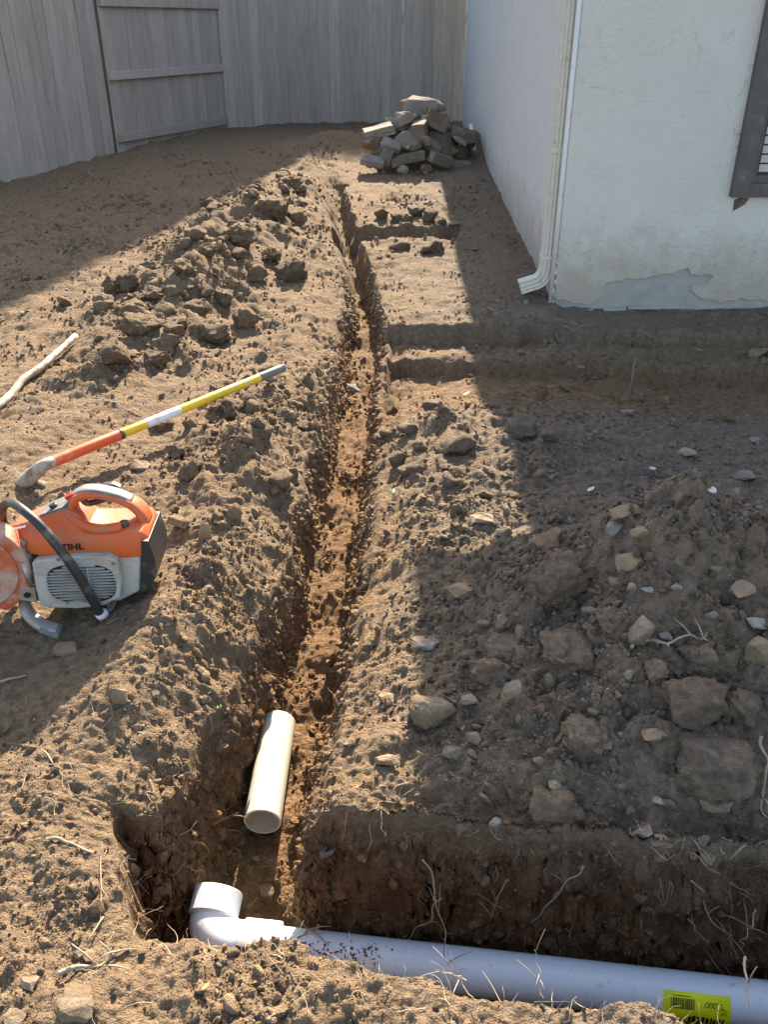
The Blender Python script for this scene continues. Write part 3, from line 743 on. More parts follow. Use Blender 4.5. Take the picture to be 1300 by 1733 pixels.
rock_n = 0
def rock(u, v, wpx, hpx, mat, label, group, rz=None, flat=.8, sink=.22, seed=None, name='stone', npts=15, cat='stone', boxy=.5, tilt=.2):
    """a stone wpx wide and about hpx tall in the photograph"""
    global rock_n; rock_n += 1
    s_ = seed if seed is not None else 100 + rock_n
    rr = random.Random(s_*3 + 1)
    p, t = hit(u, v + hpx*.32)
    W = wpx*t/FPX; H = hpx*t/FPX
    dep = W*rr.uniform(.7, .95); up = max(.35*W, (H - dep*.5)*1.15) if H < W*1.15 else H
    big = wpx > 40
    me = rock_mesh(s_, (W*1.03, dep, up), npts, .035, 2 if big else 1, boxy)
    me.materials.append(M[mat])
    o = obj(name, me); zz = max(p.z, hz(p.x, p.y + dep*.12)); o.location = (p.x, p.y + dep*.12, zz + up*(.5-sink))
    o.rotation_euler = (rr.uniform(-tilt, tilt), rr.uniform(-tilt, tilt), rr.uniform(-.35, .35) if rz is None else rz)
    tag(o, label, cat, group); return o

def clod(u, v, wpx, hpx, label, group, seed, rz=None, sub=4, sink=.25):
    p, t = hit(u, v + hpx*.35)
    W = wpx*t/FPX; H = hpx*t/FPX; me = clod_mesh(seed, sub, .46)
    up = max(.55*W, H*.95)
    for vv in me.vertices: vv.co = (vv.co.x*W*.5, vv.co.y*W*.45, vv.co.z*up*.5)
    me.polygons.foreach_set('use_smooth', [True]*len(me.polygons)); me.materials.append(M['soil_clod'])
    o = obj('soil_clod', me); zz = max(p.z, hz(p.x, p.y + W*.1)); o.location = (p.x, p.y + W*.1, zz + up*(.5-sink)); o.rotation_euler = (0, 0, (seed*1.7) % 6.28)
    tag(o, label, 'soil clod', group); return o

G = 'stones on the rubble heap'
heap = [
 (730,1200,95,88,'stone_tan','biggest tan stone at the left foot of the rubble heap','L'),
 (865,1187,38,60,'stone_tan','pale upright stone in the middle of the heap foot','M'),
 (795,1192,40,42,'stone_grey','grey-brown stone right beside the biggest tan stone',''),
 (1080,1068,50,64,'stone_tan','rectangular tan block high on the right of the heap','B'),
 (1066,948,55,44,'stone_orange','orange-tan stone near the top of the heap',''),
 (1082,906,44,40,'stone_tan','rounded brown stone on the crest of the heap, right of a grey one',''),
 (1040,909,42,38,'stone_grey','pale grey stone on the crest of the heap',''),
 (1060,879,62,30,'stone_orange','flat brown stone topmost on the heap crest',''),
 (783,995,58,36,'stone_orange','orange-brown stone lying alone in the shade left of the heap',''),
 (1255,1001,50,42,'stone_orange','tan stone by the right picture edge, below the heap crest',''),
 (1284,1058,46,34,'stone_grey','grey stone lying on the block at the right picture edge',''),
 (1286,1108,60,72,'stone_tan','tall tan block at the right picture edge',''),
 (1143,1001,28,22,'stone_grey','small round grey stone on the right slope of the heap',''),
 (1070,1000,25,32,'stone_tan','small tan stone leaning against a thin orange one',''),
 (1041,986,28,26,'stone_orange','thin orange stone under the heap crest',''),
 (1130,1072,36,28,'stone_grey','pale flat stone right of the rectangular block',''),
 (848,1063,26,36,'stone_tan','brown egg-shaped stone left of the heap, right one of a pair',''),
 (821,1054,32,26,'stone_orange','brown stone left of the heap, left one of a pair',''),
 (1105,1257,48,40,'stone_orange','tan stone with orange side low on the right of the heap',''),
 (914,1290,28,28,'stone_grey','light blue-grey stone low on the heap',''),
 (802,1250,32,38,'stone_tan','brown stone below the grey-brown one, heap foot',''),
 (766,1270,42,44,'stone_tan','brown stone just under the biggest tan stone',''),
 (1210,1361,76,50,'stone_tan','pale angular stone low at the right, beneath the large clod',''),
 (1095,1003,24,22,'stone_grey','small grey stone between the thin orange one and the round grey one',''),
 (1208,970,26,20,'stone_tan','small tan stone upper right of the heap',''),
 (1205,1040,34,30,'stone_grey','grey stone halfway to the right picture edge, above the root',''),
 (1065,1150,26,24,'stone_tan','small tan stone below the rectangular block',''),
 (1042,1190,22,20,'stone_tan','little brown stone in the gravelly middle of the heap',''),
 (985,1195,22,22,'stone_grey','little grey stone in the gravelly middle of the heap',''),
 (1020,1270,36,22,'stone_grey','flat grey stone low in the gravel of the heap',''),
 (940,1330,34,26,'stone_tan','rough stone above the left wall of the pipe trench',''),
 (1118,1355,32,22,'stone_grey','flat grey stone left of the pale angular one',''),
 (1120,1421,44,30,'stone_tan','stone half sunk in the top of the trench wall',''),
 (1090,1415,54,26,'brick','reddish broken stone at the rim of the pipe trench',''),
 (780,1400,30,40,'stone_tan','thin upright stone at the rim of the pipe trench',''),
 (835,1420,26,24,'stone_grey','small grey stone at the rim of the pipe trench',''),
 (920,916,82,26,'stone_orange','thin tilted slab on the upper left shoulder of the heap',''),
]
for i, (u, v, a, b, m, lab, f) in enumerate(heap):
    rock(u, v, a, b, m, lab, G, boxy=.85 if f == 'B' else .5, npts=24 if f == 'B' else 15)
rock(815, 881, 50, 26, 'stone_tan', 'sunlit flat stone on the shadow edge right of the trench', 'stones right of the trench')
rock(852, 901, 36, 34, 'stone_grey', 'dark rounded stone at the shadow edge beside the sunlit flat one', 'stones right of the trench')
rock(722, 1083, 52, 34, 'stone_grey', 'pale stone on the sunlit rim left of the shaded hollow', 'stones right of the trench')
rock(655, 1178, 34, 24, 'stone_tan', 'sunlit stone above the biggest tan stone on the trench rim', 'stones right of the trench')
rock(655, 1290, 50, 34, 'stone_tan', 'sunlit stone above the corner of the two trenches', 'stones right of the trench')
rock(1256, 806, 52, 26, 'stone_grey', 'flat grey stone lying in the shade far right, behind the heap', 'stones in the shade before the house')
rock(1277, 743, 22, 20, 'stone_grey', 'small pale stone at the right edge, half way to the house', 'stones in the shade before the house')
rock(1163, 765, 40, 20, 'stone_tan', 'low brown stone in the shade before the house', 'stones in the shade before the house')
rock(1285, 597, 50, 26, 'stone_tan', 'rounded stone under the house wall at the right edge', 'stones in the shade before the house')
rock(1063, 700, 26, 14, 'stone_grey', 'small flat stone in the middle of the shaded ground', 'stones in the shade before the house')
rock(770, 385, 26, 18, 'stone_grey', 'pale round stone in the house shadow beside the far branch trench', 'stones in the shade before the house')
rock(803, 421, 18, 12, 'stone_grey', 'small pale stone in the house shadow below the far branch trench', 'stones in the shade before the house')
GL = 'stones left of the trench'
rock(303, 893, 46, 40, 'stone_tan', 'sunlit pale stone just right of the saw', GL)
rock(348, 907, 32, 48, 'stone_orange', 'upright brown stone right of the saw, second from it', GL)
rock(373, 887, 26, 18, 'stone_tan', 'small flat stone beyond the upright brown one', GL)
rock(238, 786, 42, 28, 'stone_tan', 'rounded stone lying below the shovel handle', GL)
rock(143, 811, 22, 16, 'stone_tan', 'small pale stone between saw and shovel socket', GL)
rock(205, 1178, 34, 48, 'stone_tan', 'flat rounded stone set in the sunny bank below the saw', GL, flat=.4, sink=.4)
rock(112, 1100, 56, 30, 'stone_orange', 'dark flat stone in the shadow under the saw', GL)
rock(262, 1178, 22, 16, 'stone_tan', 'small stone on the bank right of the flat rounded one', GL)
rock(127, 1711, 80, 50, 'stone_tan', 'square tan stone at the bottom left corner', GL, boxy=.85, npts=24)
rock(22, 1722, 50, 36, 'stone_tan', 'tan stone cut by the bottom left picture corner', GL)
rock(48, 1663, 36, 18, 'stone_tan', 'low pale stone above the corner stones', GL)
rock(150, 1622, 34, 18, 'stone_orange', 'brown stone beside the thick root at lower left', GL)
rock(38, 532, 16, 12, 'stone_grey', 'small pale stone at the left edge on the fence shadow line', GL)
rock(405, 497, 14, 16, 'stone_grey', 'round pale pebble on the spoil bank', GL)
rock(450, 1505, 34, 30, 'stone_tan', 'rounded stone on the trench floor beyond the pipe elbow', 'stones on the trench floor')
rock(556, 1490, 34, 32, 'stone_grey', 'grey stone stuck low at the corner of the trench walls', 'stones on the trench floor')
rock(435, 1455, 18, 14, 'stone_tan', 'small stone in the shadow of the loose pipe', 'stones on the trench floor')
rock(595, 655, 60, 22, 'stone_grey', 'flat pale stone on the trench floor at the branch', 'stones on the trench floor', sink=.35)

GC = 'clods on the spoil bank'
clods = [
 (195,602,62,50,'large dark clod nearest the shovel tip side, left end of the spoil'), (235,546,58,46,'rounded clod left in the spoil, above the largest dark one'),
 (277,582,62,40,'broken clod right of the large dark clod'), (497,460,56,40,'dark clod alone at the trench side of the spoil bank'),
 (357,558,60,46,'clod low on the near edge of the spoil'), (420,540,50,40,'clod on the near right edge of the spoil'),
 (188,488,26,40,'clod standing at the upper left end of the spoil'), (216,478,40,46,'clod at the upper left end of the spoil, second in line'),
 (262,497,40,30,'clod behind the upper left end of the spoil'), (228,520,44,26,'flat clod between the two left spoil clods'),
 (452,350,56,34,'dark clod high on the spoil bank'), (468,358,44,34,'clod high on the spoil bank nearest the trench'),
 (400,400,60,36,'wide clod on the shaded flank of the spoil bank'), (455,430,40,30,'clod half way down the trench flank of the spoil'),
 (350,430,36,24,'clod in the shade line of the spoil bank'), (310,455,40,28,'clod on the shade line, left of the spoil crest'),
 (432,466,36,28,'small clod in the middle of the spoil crest'), (380,505,40,30,'clod in the middle of the near spoil slope'),
 (330,520,44,30,'clod in the left middle of the near spoil slope'), (300,545,40,30,'clod between the left clods and the near spoil edge'),
 (355,345,26,20,'pale clod at the far left end of the spoil bank'), (490,310,40,22,'clod at the far end of the spoil bank'),
 (268,613,46,22,'dark thin clod in front of the broken one'), (436,722,34,40,'upright clod under the shovel handle end'),
 (400,690,60,36,'clod right under the grey handle tip'), (318,800,44,44,'brown broken clod above the pale stone by the saw'),
 (300,760,46,30,'clod behind the brown broken one'), (270,720,40,26,'clod beside the yellow shaft of the shovel'),
]
for i, (u, v, a, b, lab) in enumerate(clods): clod(u, v, a, b, lab, GC, 300+i)
GR = 'large clods in the rubble heap'
for i, (u, v, a, b, lab) in enumerate([
 (945,985,110,100,'big upright clod forming the left shoulder of the heap'), (982,1255,86,60,'brown lump of soil low in the middle of the heap'),
 (1205,1290,150,90,'large reddish-brown clod low at the right of the heap'), (1172,1190,120,96,'large lumpy clod right of the heap with roots in it'),
 (935,1372,100,56,'grey lump on the rim above the pipe trench'), (1030,1060,60,60,'brown clod left of the rectangular block'),
 (1180,1110,60,60,'clod behind the long root on the heap'), (860,1100,80,50,'low clod on the left slope of the heap'),
 (950,1100,110,60,'wide smooth clod in the middle of the heap'), (830,1140,70,40,'low clod at the left foot of the heap'),
 (1260,1200,70,60,'clod at the right picture edge below the tall block'), (1110,1150,60,44,'clod under the rectangular block')]):
    clod(u, v, a*.92, b*.85, lab, GR, 400+i, sink=.34)
GS = 'clods right of the trench'
for i, (u, v, a, b, lab) in enumerate([
 (775,872,24,32,'small dark upright clod at the shadow edge'), (770,745,70,40,'low crumbly clod at the shadow edge before the branch trench'),
 (735,690,40,26,'clod in the sun above the crumbly one'), (655,690,40,26,'clod on the right rim of the trench below the branch'),
 (690,735,34,20,'clod between trench rim and shadow edge'), (645,365,24,20,'leftmost of the row of small clods beyond the far branch trench'),
 (672,368,22,18,'second of the row of small clods beyond the far branch trench'), (690,372,22,22,'third of the row of small clods beyond the far branch trench'),
 (705,358,34,20,'wide clod of the row beyond the far branch trench'), (728,366,28,26,'clod at the right of the row beyond the far branch trench'),
 (748,376,24,24,'last clod of the row, at the shadow edge'), (730,422,44,20,'clod on the near lip of the far branch trench'), (680,415,40,14,'thin clods on the near lip of the far branch trench'),
 (885,720,60,40,'clod in the shade right of the crumbly one'), (930,750,40,30,'clod in the shade nearer to the heap')]):
    clod(u, v, a, b, lab, GS, 450+i, sub=3)

# medium stones of the heap and medium clods of the spoil, each on its own
med = {m: [rock_mesh(1200 + 7*k + j, (2, 1.7, 1.35), 14, .03, 1, .5) for k in range(4)] for j, m in enumerate(('stone_tan', 'stone_grey', 'stone_orange'))}
for m, lst in med.items():
    for me in lst: me.materials.append(M[m])
rq = random.Random(77); cnt = 0
CN = {'stone_tan': 'tan', 'stone_grey': 'grey', 'stone_orange': 'orange-brown'}
while cnt < 150:
    x, y = rq.gauss(.66, .36), rq.gauss(1.78, .30)
    if not (.12 < x < 1.35) or y > 2.7 or y < float(xfar(np.array([x]))[0]) + .03: continue
    m = rq.choice(('stone_tan', 'stone_tan', 'stone_grey', 'stone_orange')); r = .009 + .014*rq.random()**2.2
    o = obj('stone', rq.choice(med[m])); z = hz(x, y)
    o.location = (x, y, z + r*.45); o.scale = (r*rq.uniform(.8, 1.25), r*rq.uniform(.8, 1.2), r*rq.uniform(.8, 1.2)); o.rotation_euler = (rq.uniform(0, 6), rq.uniform(0, 6), rq.uniform(0, 6))
    where = 'along the trench rim' if y < 1.5 else ('in the left slope of the heap' if x < .5 else ('in the middle of the heap' if x < .85 else 'in the right slope of the heap'))
    tag(o, '%s %s angular stone %s' % ('egg-sized' if r > .015 else 'small', CN[m], where), 'stone', 'small stones of the heap'); cnt += 1
cm = [clod_mesh(1300+k, 3, .34) for k in range(8)]
for k, me in enumerate(cm): me.materials.append(M['soil_clod']); me.polygons.foreach_set('use_smooth', [True]*len(me.polygons))
cnt = 0
while cnt < 210:
    k = rq.random()
    if k < .62: t = rq.random(); x, y = -1.42 + .5*t + rq.gauss(0, .24), 4.5 + 4.0*t + rq.gauss(0, .15); where = ('at the near end of the spoil bank' if t < .25 else 'in the near half of the spoil bank' if t < .5 else 'in the far half of the spoil bank' if t < .75 else 'at the far end of the spoil bank') + (', fence side' if x < -1.42 + .5*t else ', trench side'); r = .018 + .055*rq.random()**2.2
    elif k < .82: x, y = rq.gauss(-.58, .16), rq.uniform(2.4, 4.2); where = 'on the left trench bank ' + ('beyond the shovel tip' if y > 3.7 else 'between shovel and saw' if y > 3 else 'right of the saw'); r = .013 + .03*rq.random()**2.2
    else: x, y = rq.gauss(.3, .16), rq.uniform(2.7, 4.1); where = 'on the sunny strip ' + ('before the branch trench' if y > 3.5 else 'half way to the heap' if y > 3.05 else 'close to the heap'); r = .012 + .03*rq.random()**2.2
    if x > .7 or x < -2: continue
    z, ins = height(np.array([x]), np.array([y]))
    if ins[0] > .02: continue
    o = obj('soil_clod', rq.choice(cm)); o.location = (x, y, float(z[0]) + r*.25); o.scale = (r*rq.uniform(.85, 1.3), r*rq.uniform(.8, 1.2), r*rq.uniform(.6, .95)); o.rotation_euler = (rq.uniform(-.4, .4), rq.uniform(-.4, .4), rq.uniform(0, 6))
    tag(o, '%s crumbly brown clod %s' % ('fist-sized' if r > .035 else 'small', where), 'soil clod', 'medium soil clods'); cnt += 1

# ------------------------------------------------------------------ rubble pile at the far end
pc = Vector((.30, 9.55))
def chunk(x, y, z, dims, rot, mat, label, kind, seed):
    if kind == 'brick':
        bm = bmesh.new(); box_bm(bm, -dims[0]/2, dims[0]/2, -dims[1]/2, dims[1]/2, -dims[2]/2, dims[2]/2)
        bmesh.ops.bevel(bm, geom=bm.edges[:], offset=.005, segments=2, affect='EDGES')
        bmesh.ops.triangulate(bm, faces=bm.faces[:]); bmesh.ops.subdivide_edges(bm, edges=bm.edges[:], cuts=2)
        for v in bm.verts: v.co += v.co.normalized()*.022*mnoise.noise(v.co*11 + Vector((seed, 0, 0)))
        me = bm_mesh('brick', bm); name = 'brick'
    else:
        me = rock_mesh(seed, dims, 18, .03, 2, .6); name = 'concrete_chunk' if mat == 'concrete' else 'stone'
    me.materials.append(M[mat]); o = obj(name, me); o.location = (x, y, z); o.rotation_euler = rot
    tag(o, label, 'brick' if kind == 'brick' else ('concrete' if mat == 'concrete' else 'stone'), 'rubble pile at the far end'); return o
def pile_pt(u, v, y):
    d = ray(u, v); t = y/d.y; return d.x*t, CAM_H + d.z*t
P = [ # u, v, depth, dims, rot, material, kind, label
 (713,183,9.62,(.42,.34,.36),(.3,.45,.5),'concrete','r','pale rough boulder on top of the rubble pile'),
 (680,203,9.45,(.28,.22,.19),(.2,-.3,.1),'concrete','r','pale wedge-shaped chunk left below the top boulder'),
 (641,222,9.30,(.30,.16,.085),(.15,-.22,.15),'concrete','brick','long pale slab on the left shoulder of the pile'),
 (627,243,9.22,(.24,.18,.18),(0,.2,.5),'stone_tan','r','rounded chunk under the long pale slab'),
 (690,238,9.20,(.34,.22,.22),(.1,.05,-.1),'concrete','r','blocky pale chunk facing the trench, middle of the pile'),
 (662,245,9.12,(.20,.10,.065),(.9,.3,.2),'concrete','brick','tilted brick with a bright edge left of the blocky chunk'),
 (728,243,9.30,(.22,.12,.07),(.6,.5,.3),'concrete','brick','tilted brick right of the blocky chunk'),
 (632,273,9.02,(.24,.14,.055),(.3,.15,-.25),'concrete','brick','pale flat brick lying at the left foot of the pile'),
 (690,268,9.10,(.34,.12,.08),(.1,-.2,.1),'brick','brick','long reddish brick in the middle of the pile foot'),
 (745,270,9.10,(.22,.12,.10),(.2,.3,.5),'brick','brick','reddish brick at the right foot of the pile'),
 (762,252,9.40,(.20,.16,.12),(.2,-.2,.2),'stone_grey','r','grey chunk on the right slope of the pile'),
 (752,214,9.60,(.20,.16,.12),(.1,.3,.4),'stone_grey','r','grey chunk right below the top boulder'),
 (722,215,9.50,(.24,.14,.12),(.3,.1,-.3),'stone_grey','r','dark chunk under the top boulder'),
 (655,262,9.08,(.10,.12,.17),(.2,.3,.2),'concrete','brick','half brick standing on end at the left foot'),
 (707,228,9.36,(.20,.12,.07),(.4,.2,.9),'brick','brick','reddish brick behind the blocky chunk'),
 (785,240,9.75,(.22,.12,.08),(.1,.1,.3),'brick','brick','reddish brick near the house wall'),
 (798,262,9.75,(.24,.14,.08),(.0,.1,-.2),'brick','brick','brick lying flat against the house wall'),
 (775,278,9.30,(.24,.12,.07),(.05,.1,.2),'brick','brick','brick on the ground at the right foot of the pile'),
 (720,285,9.02,(.16,.12,.10),(.1,.0,.4),'stone_tan','r','small stone on the ground before the pile'),
 (682,286,9.00,(.14,.12,.10),(.1,.2,.1),'stone_grey','r','small grey stone at the foot of the pile'),
 (738,180,9.85,(.24,.20,.16),(.1,.2,.6),'stone_grey','r','grey stone behind the top boulder, right'),
 (690,178,9.95,(.22,.18,.16),(.2,.1,.3),'stone_grey','r','grey stone behind the top boulder, left'),
]
# hidden core the visible pieces rest on
bm = bmesh.new(); bmesh.ops.create_icosphere(bm, subdivisions=4, radius=1)
for v in bm.verts:
    n_ = mnoise.noise(v.co*2.3)*.25 + mnoise.noise(v.co*6)*.12
    v.co = Vector((v.co.x*.50*(1+n_), v.co.y*.38*(1+n_), max(-.1, v.co.z*.46*(1+n_))))
core = obj('soil_mound', bm_mesh('soil_mound', bm), M['soil'], smooth=True); core.location = (.36, 9.62, .25); tag(core, 'mound of brown soil that the rubble pile lies on', 'soil mound')
for i, (u, v, y, dims, rot, m, k, lab) in enumerate(P):
    x, z = pile_pt(u, v, y); chunk(x, y, z, dims, rot, m, lab, k, 700+i)
for k in range(30):
    a = random.uniform(0, 6.28); rr_ = random.uniform(.15, .52); x = .38 + rr_*math.cos(a); y = 9.55 + rr_*.8*math.sin(a)
    z = max(hz(x, y), .25 + .46*math.sqrt(max(0, 1-(rr_/.54)**2)))
    rd = (0, 1, 2, 1, 2, 1)[k % 6]
    chunk(x, y, z + .02, (random.uniform(.14, .28), random.uniform(.12, .20), random.uniform(.08, .16)), (random.uniform(-.5, .5), random.uniform(-.5, .5), random.uniform(0, 3)),
          ('brick', 'concrete', 'stone_grey')[rd], ('reddish broken brick wedged among the rubble pile', 'small pale chunk wedged among the rubble pile', 'small grey stone wedged among the rubble pile')[rd], 'brick' if rd == 0 else 'r', 800+k)
x, z = pile_pt(797, 212, 10.1)
bp_ = tube('bent_pipe', spline([(x, 10.1, z), (x+.015, 9.9, z-.12), (x+.02, 9.6, z-.34), (x+.0, 9.35, z-.47)], 5), .022, M['conduit'], None, 10)
tag(bp_, 'thin bent white pipe leaning between rubble pile and house wall', 'pipe')

# ------------------------------------------------------------------ pipes
def at_depth(u, v, z):
    d = ray(u, v); t = (z - CAM_H)/d.z; return Vector((d.x*t, d.y*t, z))
pa = at_depth(444, 1391, -.375); pb = at_depth(472, 1222, -.355)
V, F = hollow_data(pa, pb, .052, .047)
me = mesh('loose_pipe', V, F); lp = obj('drain_pipe', me, M['pvc'])
for p in me.polygons: p.use_smooth = True
tag(lp, 'loose white plastic pipe offcut lying in the long trench', 'pipe')
lp.data.set_sharp_from_angle(angle=R(35))
# drain pipe with elbow in the cross trench
dp = empty('drain_line', (0, 0, 0)); tag(dp, 'white drain pipe with an elbow lying in the near cross trench', 'pipe')
q0, q1 = at_depth(450, 1605, -.405), at_depth(1250, 1697, -.375); ax = (q1-q0).normalized()
E0 = q0 - ax*.120; E1 = q0 + ax*2.2; upv = Vector((0, 0, 1)); nrm = ax.cross(upv).normalized()
st = E0 + ax*.13
tube('pipe', [st, st + ax*.4, st + ax*.9, E1], .053, M['pvc_shaded'], dp, 48)
tube('hub', [E0 + ax*.060, E0 + ax*.064, E0 + ax*.150, E0 + ax*.153], [.057, .0635, .0635, .0585], M['pvc_shaded'], dp, 48)
hd = Vector((.12, .92, .30)).normalized()          # the free hub points up the trench
pth = []
c0 = E0 + ax*.062
for k in range(9):
    t = k/8; a = c0.lerp(E0 - ax*.02, min(1, t*1.0))
    p = (1-t)**2*c0 + 2*t*(1-t)*(E0 - ax*.03) + t*t*(E0 - ax*.03 + hd*.062); pth.append(p)
tube('bend', pth, .0565, M['pvc_shaded'], dp, 48)
h0 = pth[-1] - hd*.004
V, F = hollow_data(h0, h0 + hd*.062, .0625, .054)
me = mesh('socket', V, F); so_ = obj('socket', me, M['pvc_shaded'], dp)
for p in me.polygons: p.use_smooth = True
me.set_sharp_from_angle(angle=R(35))
tube('socket_ring', [h0 - hd*.006, h0 + hd*.004], [.0565, .0625], M['pvc_shaded'], dp, 48, cap=False)
# yellow label wrapped on the pipe, with print
lc = at_depth(1160, 1672, -.42); s0 = (lc - E0).dot(ax) - .0
def on_pipe(s, th, r=.0535):
    c = E0 + ax*s; return c + (upv*math.cos(th) - nrm*-1*math.sin(th)*-1)*r
tw = Vector((0, -1, 0)); tw = (tw - ax*tw.dot(ax)).normalized()
def on_pipe(s, th, r): return E0 + ax*s + (upv*math.cos(th) + tw*math.sin(th))*r
def wrap_patch(name, s_a, s_b, t_a, t_b, r, mat, parent, n=10):
    V, F = [], []
    for i in range(n+1):
        for s_ in (s_a, s_b): V.append(on_pipe(s_, t_a + (t_b-t_a)*i/n, r))
    for i in range(n): F.append((2*i, 2*i+1, 2*i+3, 2*i+2))
    me = mesh(name, V, F); o = obj(name, me, mat, parent, True)
    m = o.modifiers.new('thick', 'SOLIDIFY'); m.thickness = .0003; m.offset = 0; return o
LW = .145; T0, T1 = R(22), R(104)
stk = wrap_patch('sticker', s0-LW/2, s0+LW/2, T0, T1, .0534, M['label_yellow'], dp)
V, F = [], []; rr = random.Random(4); s_ = s0-LW/2+.016; vi = 0
while s_ < s0-LW/2+.068:
    wd = rr.choice((.0007, .0012, .002, .0028)); 
    for i in range(4):
        V += [on_pipe(s_, R(36)+i*R(8), .0538), on_pipe(s_+wd, R(36)+i*R(8), .0538)]
    for i in range(3): F.append((vi+2*i, vi+2*i+1, vi+2*i+3, vi+2*i+2))
    vi += 8; s_ += wd + rr.choice((.0006, .001, .0014))
obj('barcode', mesh('barcode', V, F), M['ink'], stk)
wrap_patch('print_line', s0-LW/2+.02, s0-LW/2+.06, R(30.5), R(32), .0538, M['ink'], stk, 2)
wrap_patch('print_line', s0+.042, s0+.066, R(53), R(54), .0538, M['ink'], stk, 2)
def pipe_text(txt, s_c, th_c, size, name):
    cu = bpy.data.curves.new(name, 'FONT'); cu.body = txt; cu.size = size; cu.align_x = 'CENTER'; cu.align_y = 'CENTER'
    to = bpy.data.objects.new(name, cu); COL.objects.link(to); dg = bpy.context.evaluated_depsgraph_get()
    me = bpy.data.meshes.new_from_object(to.evaluated_get(dg)); bpy.data.objects.remove(to)
    for v in me.vertices: v.co = on_pipe(s_c + v.co.x, th_c - v.co.y/.0538, .0538)
    return obj(name, me, M['ink'], stk)
pipe_text(".000' L", s0+.036, R(46), .017, 'lettering'); pipe_text('005', s0+.058, R(62), .009, 'lettering')
rr = random.Random(9); xx = s0-.016
for k in range(9):
    wd = rr.uniform(.003, .008); wrap_patch('print_block', xx, xx+wd, R(rr.uniform(74, 80)), R(96), .0538, M['ink'], stk, 3); xx += wd + rr.uniform(.002, .004)

# ------------------------------------------------------------------ sticks and roots
def stick(u0, v0, u1, v1, rad, mat, label, name='stick', lift=(.01, .01), wob=.02, group=None, seg=7, cat='stick', z0=None, z1=None, taper=.6, twigs=0):
    p = hit(u0, v0)[0] if z0 is None else at_depth(u0, v0, z0); q = hit(u1, v1)[0] if z1 is None else at_depth(u1, v1, z1)
    p = p + Vector((0, 0, lift[0])); q = q + Vector((0, 0, lift[1])); rr = random.Random(int(u0*7+v0))
    pts = []
    for i in range(seg+1):
        t = i/seg; a = p.lerp(q, t); L_ = (q-p).length
        if 0 < i < seg:
            a += Vector((rr.gauss(0, 1), rr.gauss(0, 1), rr.gauss(0, .5)))*wob*L_*.8
            if z0 is None and z1 is None: a.z = max(a.z, hz(a.x, a.y) + rad*.5)
        pts.append(a)
    rad = rad*(.5 if name != 'wooden_pole' else 1); taper = .22 if name == 'root' else taper; twigs = twigs + (2 if name == 'root' else 0); sp = spline(pts, 4); n = len(sp)
    V, F = tube_data(sp, [rad*(1-(1-taper)*i/(n-1))*(1 + .12*mnoise.noise((i*.9, u0, 0))) for i in range(n)], 7)
    for k in range(twigs):
        b = sp[rr.randrange(n//4, n-2)]; d = Vector((rr.gauss(0, 1), rr.gauss(0, 1), abs(rr.gauss(0, .7)))).normalized()*rr.uniform(.03, .07)
        v2, f2 = tube_data([b, b + d*.5 + Vector((0, 0, .005)), b + d], [rad*.5, rad*.4, rad*.25], 5, True, len(V)); V += v2; F += f2
    me = mesh(name, V, F); o = obj(name, me, M[mat], None, True); tag(o, label, cat, group); return o
stick(-60, 745, 128, 576, .020, 'pole', 'pale dirty pole lying on the trampled soil at the left edge', 'wooden_pole', (.025, .025), .005, None, 8, 'pole', taper=.85)
GT = 'loose twigs and roots'
stick(80, 1432, 160, 1452, .009, 'stick_pale', 'short pale stick on the sunny ground left of the trench corner', 'stick', (.012, .015), .01, GT)
stick(100, 1655, 232, 1617, .010, 'stick_pale', 'thick curved root lying at the lower left', 'root', (.012, .02), .04, GT, twigs=2)
stick(645, 1640, 735, 1735, .008, 'stick_pale', 'bent pale root on the near bank under the pipe', 'root', (.01, .012), .05, GT)
stick(0, 1158, 46, 1148, .008, 'stick_pale', 'pale stick in the shadow below the saw at the left edge', 'stick', (.01, .01), .02, GT)
stick(70, 1275, 130, 1330, .005, 'twig', 'thin root crossing the tip of the handle shadow', 'root', (.012, .012), .05, GT, twigs=1)
stick(1068, 1106, 1195, 1085, .010, 'stick_pale', 'pale forked root on the rubble heap under the rectangular block', 'root', (.02, .03), .05, GT, twigs=3)
stick(350, 1412, 405, 1392, .009, 'root_red', 'reddish root poking out beside the loose pipe mouth', 'root', (.03, .04), .02, GT, z0=-.36, z1=-.36)
stick(715, 1455, 782, 1655, .005, 'twig', 'long thin root hanging down the dark trench wall, left', 'root', (0, 0), .05, GT, z0=-.10, z1=-.36, twigs=2)
stick(748, 1520, 690, 1592, .004, 'twig', 'thin root branching left from the long hanging one', 'root', (0, 0), .05, GT, z0=-.20, z1=-.33)
stick(988, 1465, 897, 1563, .005, 'stick_pale', 'straight pale root hanging on the dark trench wall', 'root', (0, 0), .03, GT, z0=-.10, z1=-.26)
stick(860, 1490, 830, 1558, .003, 'stick_pale', 'short forked root on the dark trench wall', 'root', (0, 0), .06, GT, z0=-.14, z1=-.24, twigs=2)
stick(1170, 1490, 1256, 1632, .004, 'twig', 'long root hanging at the right of the dark wall', 'root', (0, 0), .05, GT, z0=-.08, z1=-.32, twigs=3)
stick(1262, 1620, 1268, 1712, .0065, 'stick_pale', 'upright grey root stub before the pipe at the right edge', 'root', (0, 0), .02, GT, z0=-.12, z1=-.08)
stick(1280, 1540, 1250, 1610, .004, 'twig', 'root dangling at the right end of the dark wall', 'root', (0, 0), .05, GT, z0=-.15, z1=-.3, twigs=1)
stick(1165, 1555, 1208, 1610, .003, 'stick_pale', 'short pale root on the dark wall above the yellow label', 'root', (0, 0), .03, GT, z0=-.2, z1=-.3)
stick(540, 1565, 480, 1605, .008, 'twig', 'root lying over the drain pipe near its elbow', 'root', (0, 0), .04, GT, z0=-.34, z1=-.36, twigs=1)
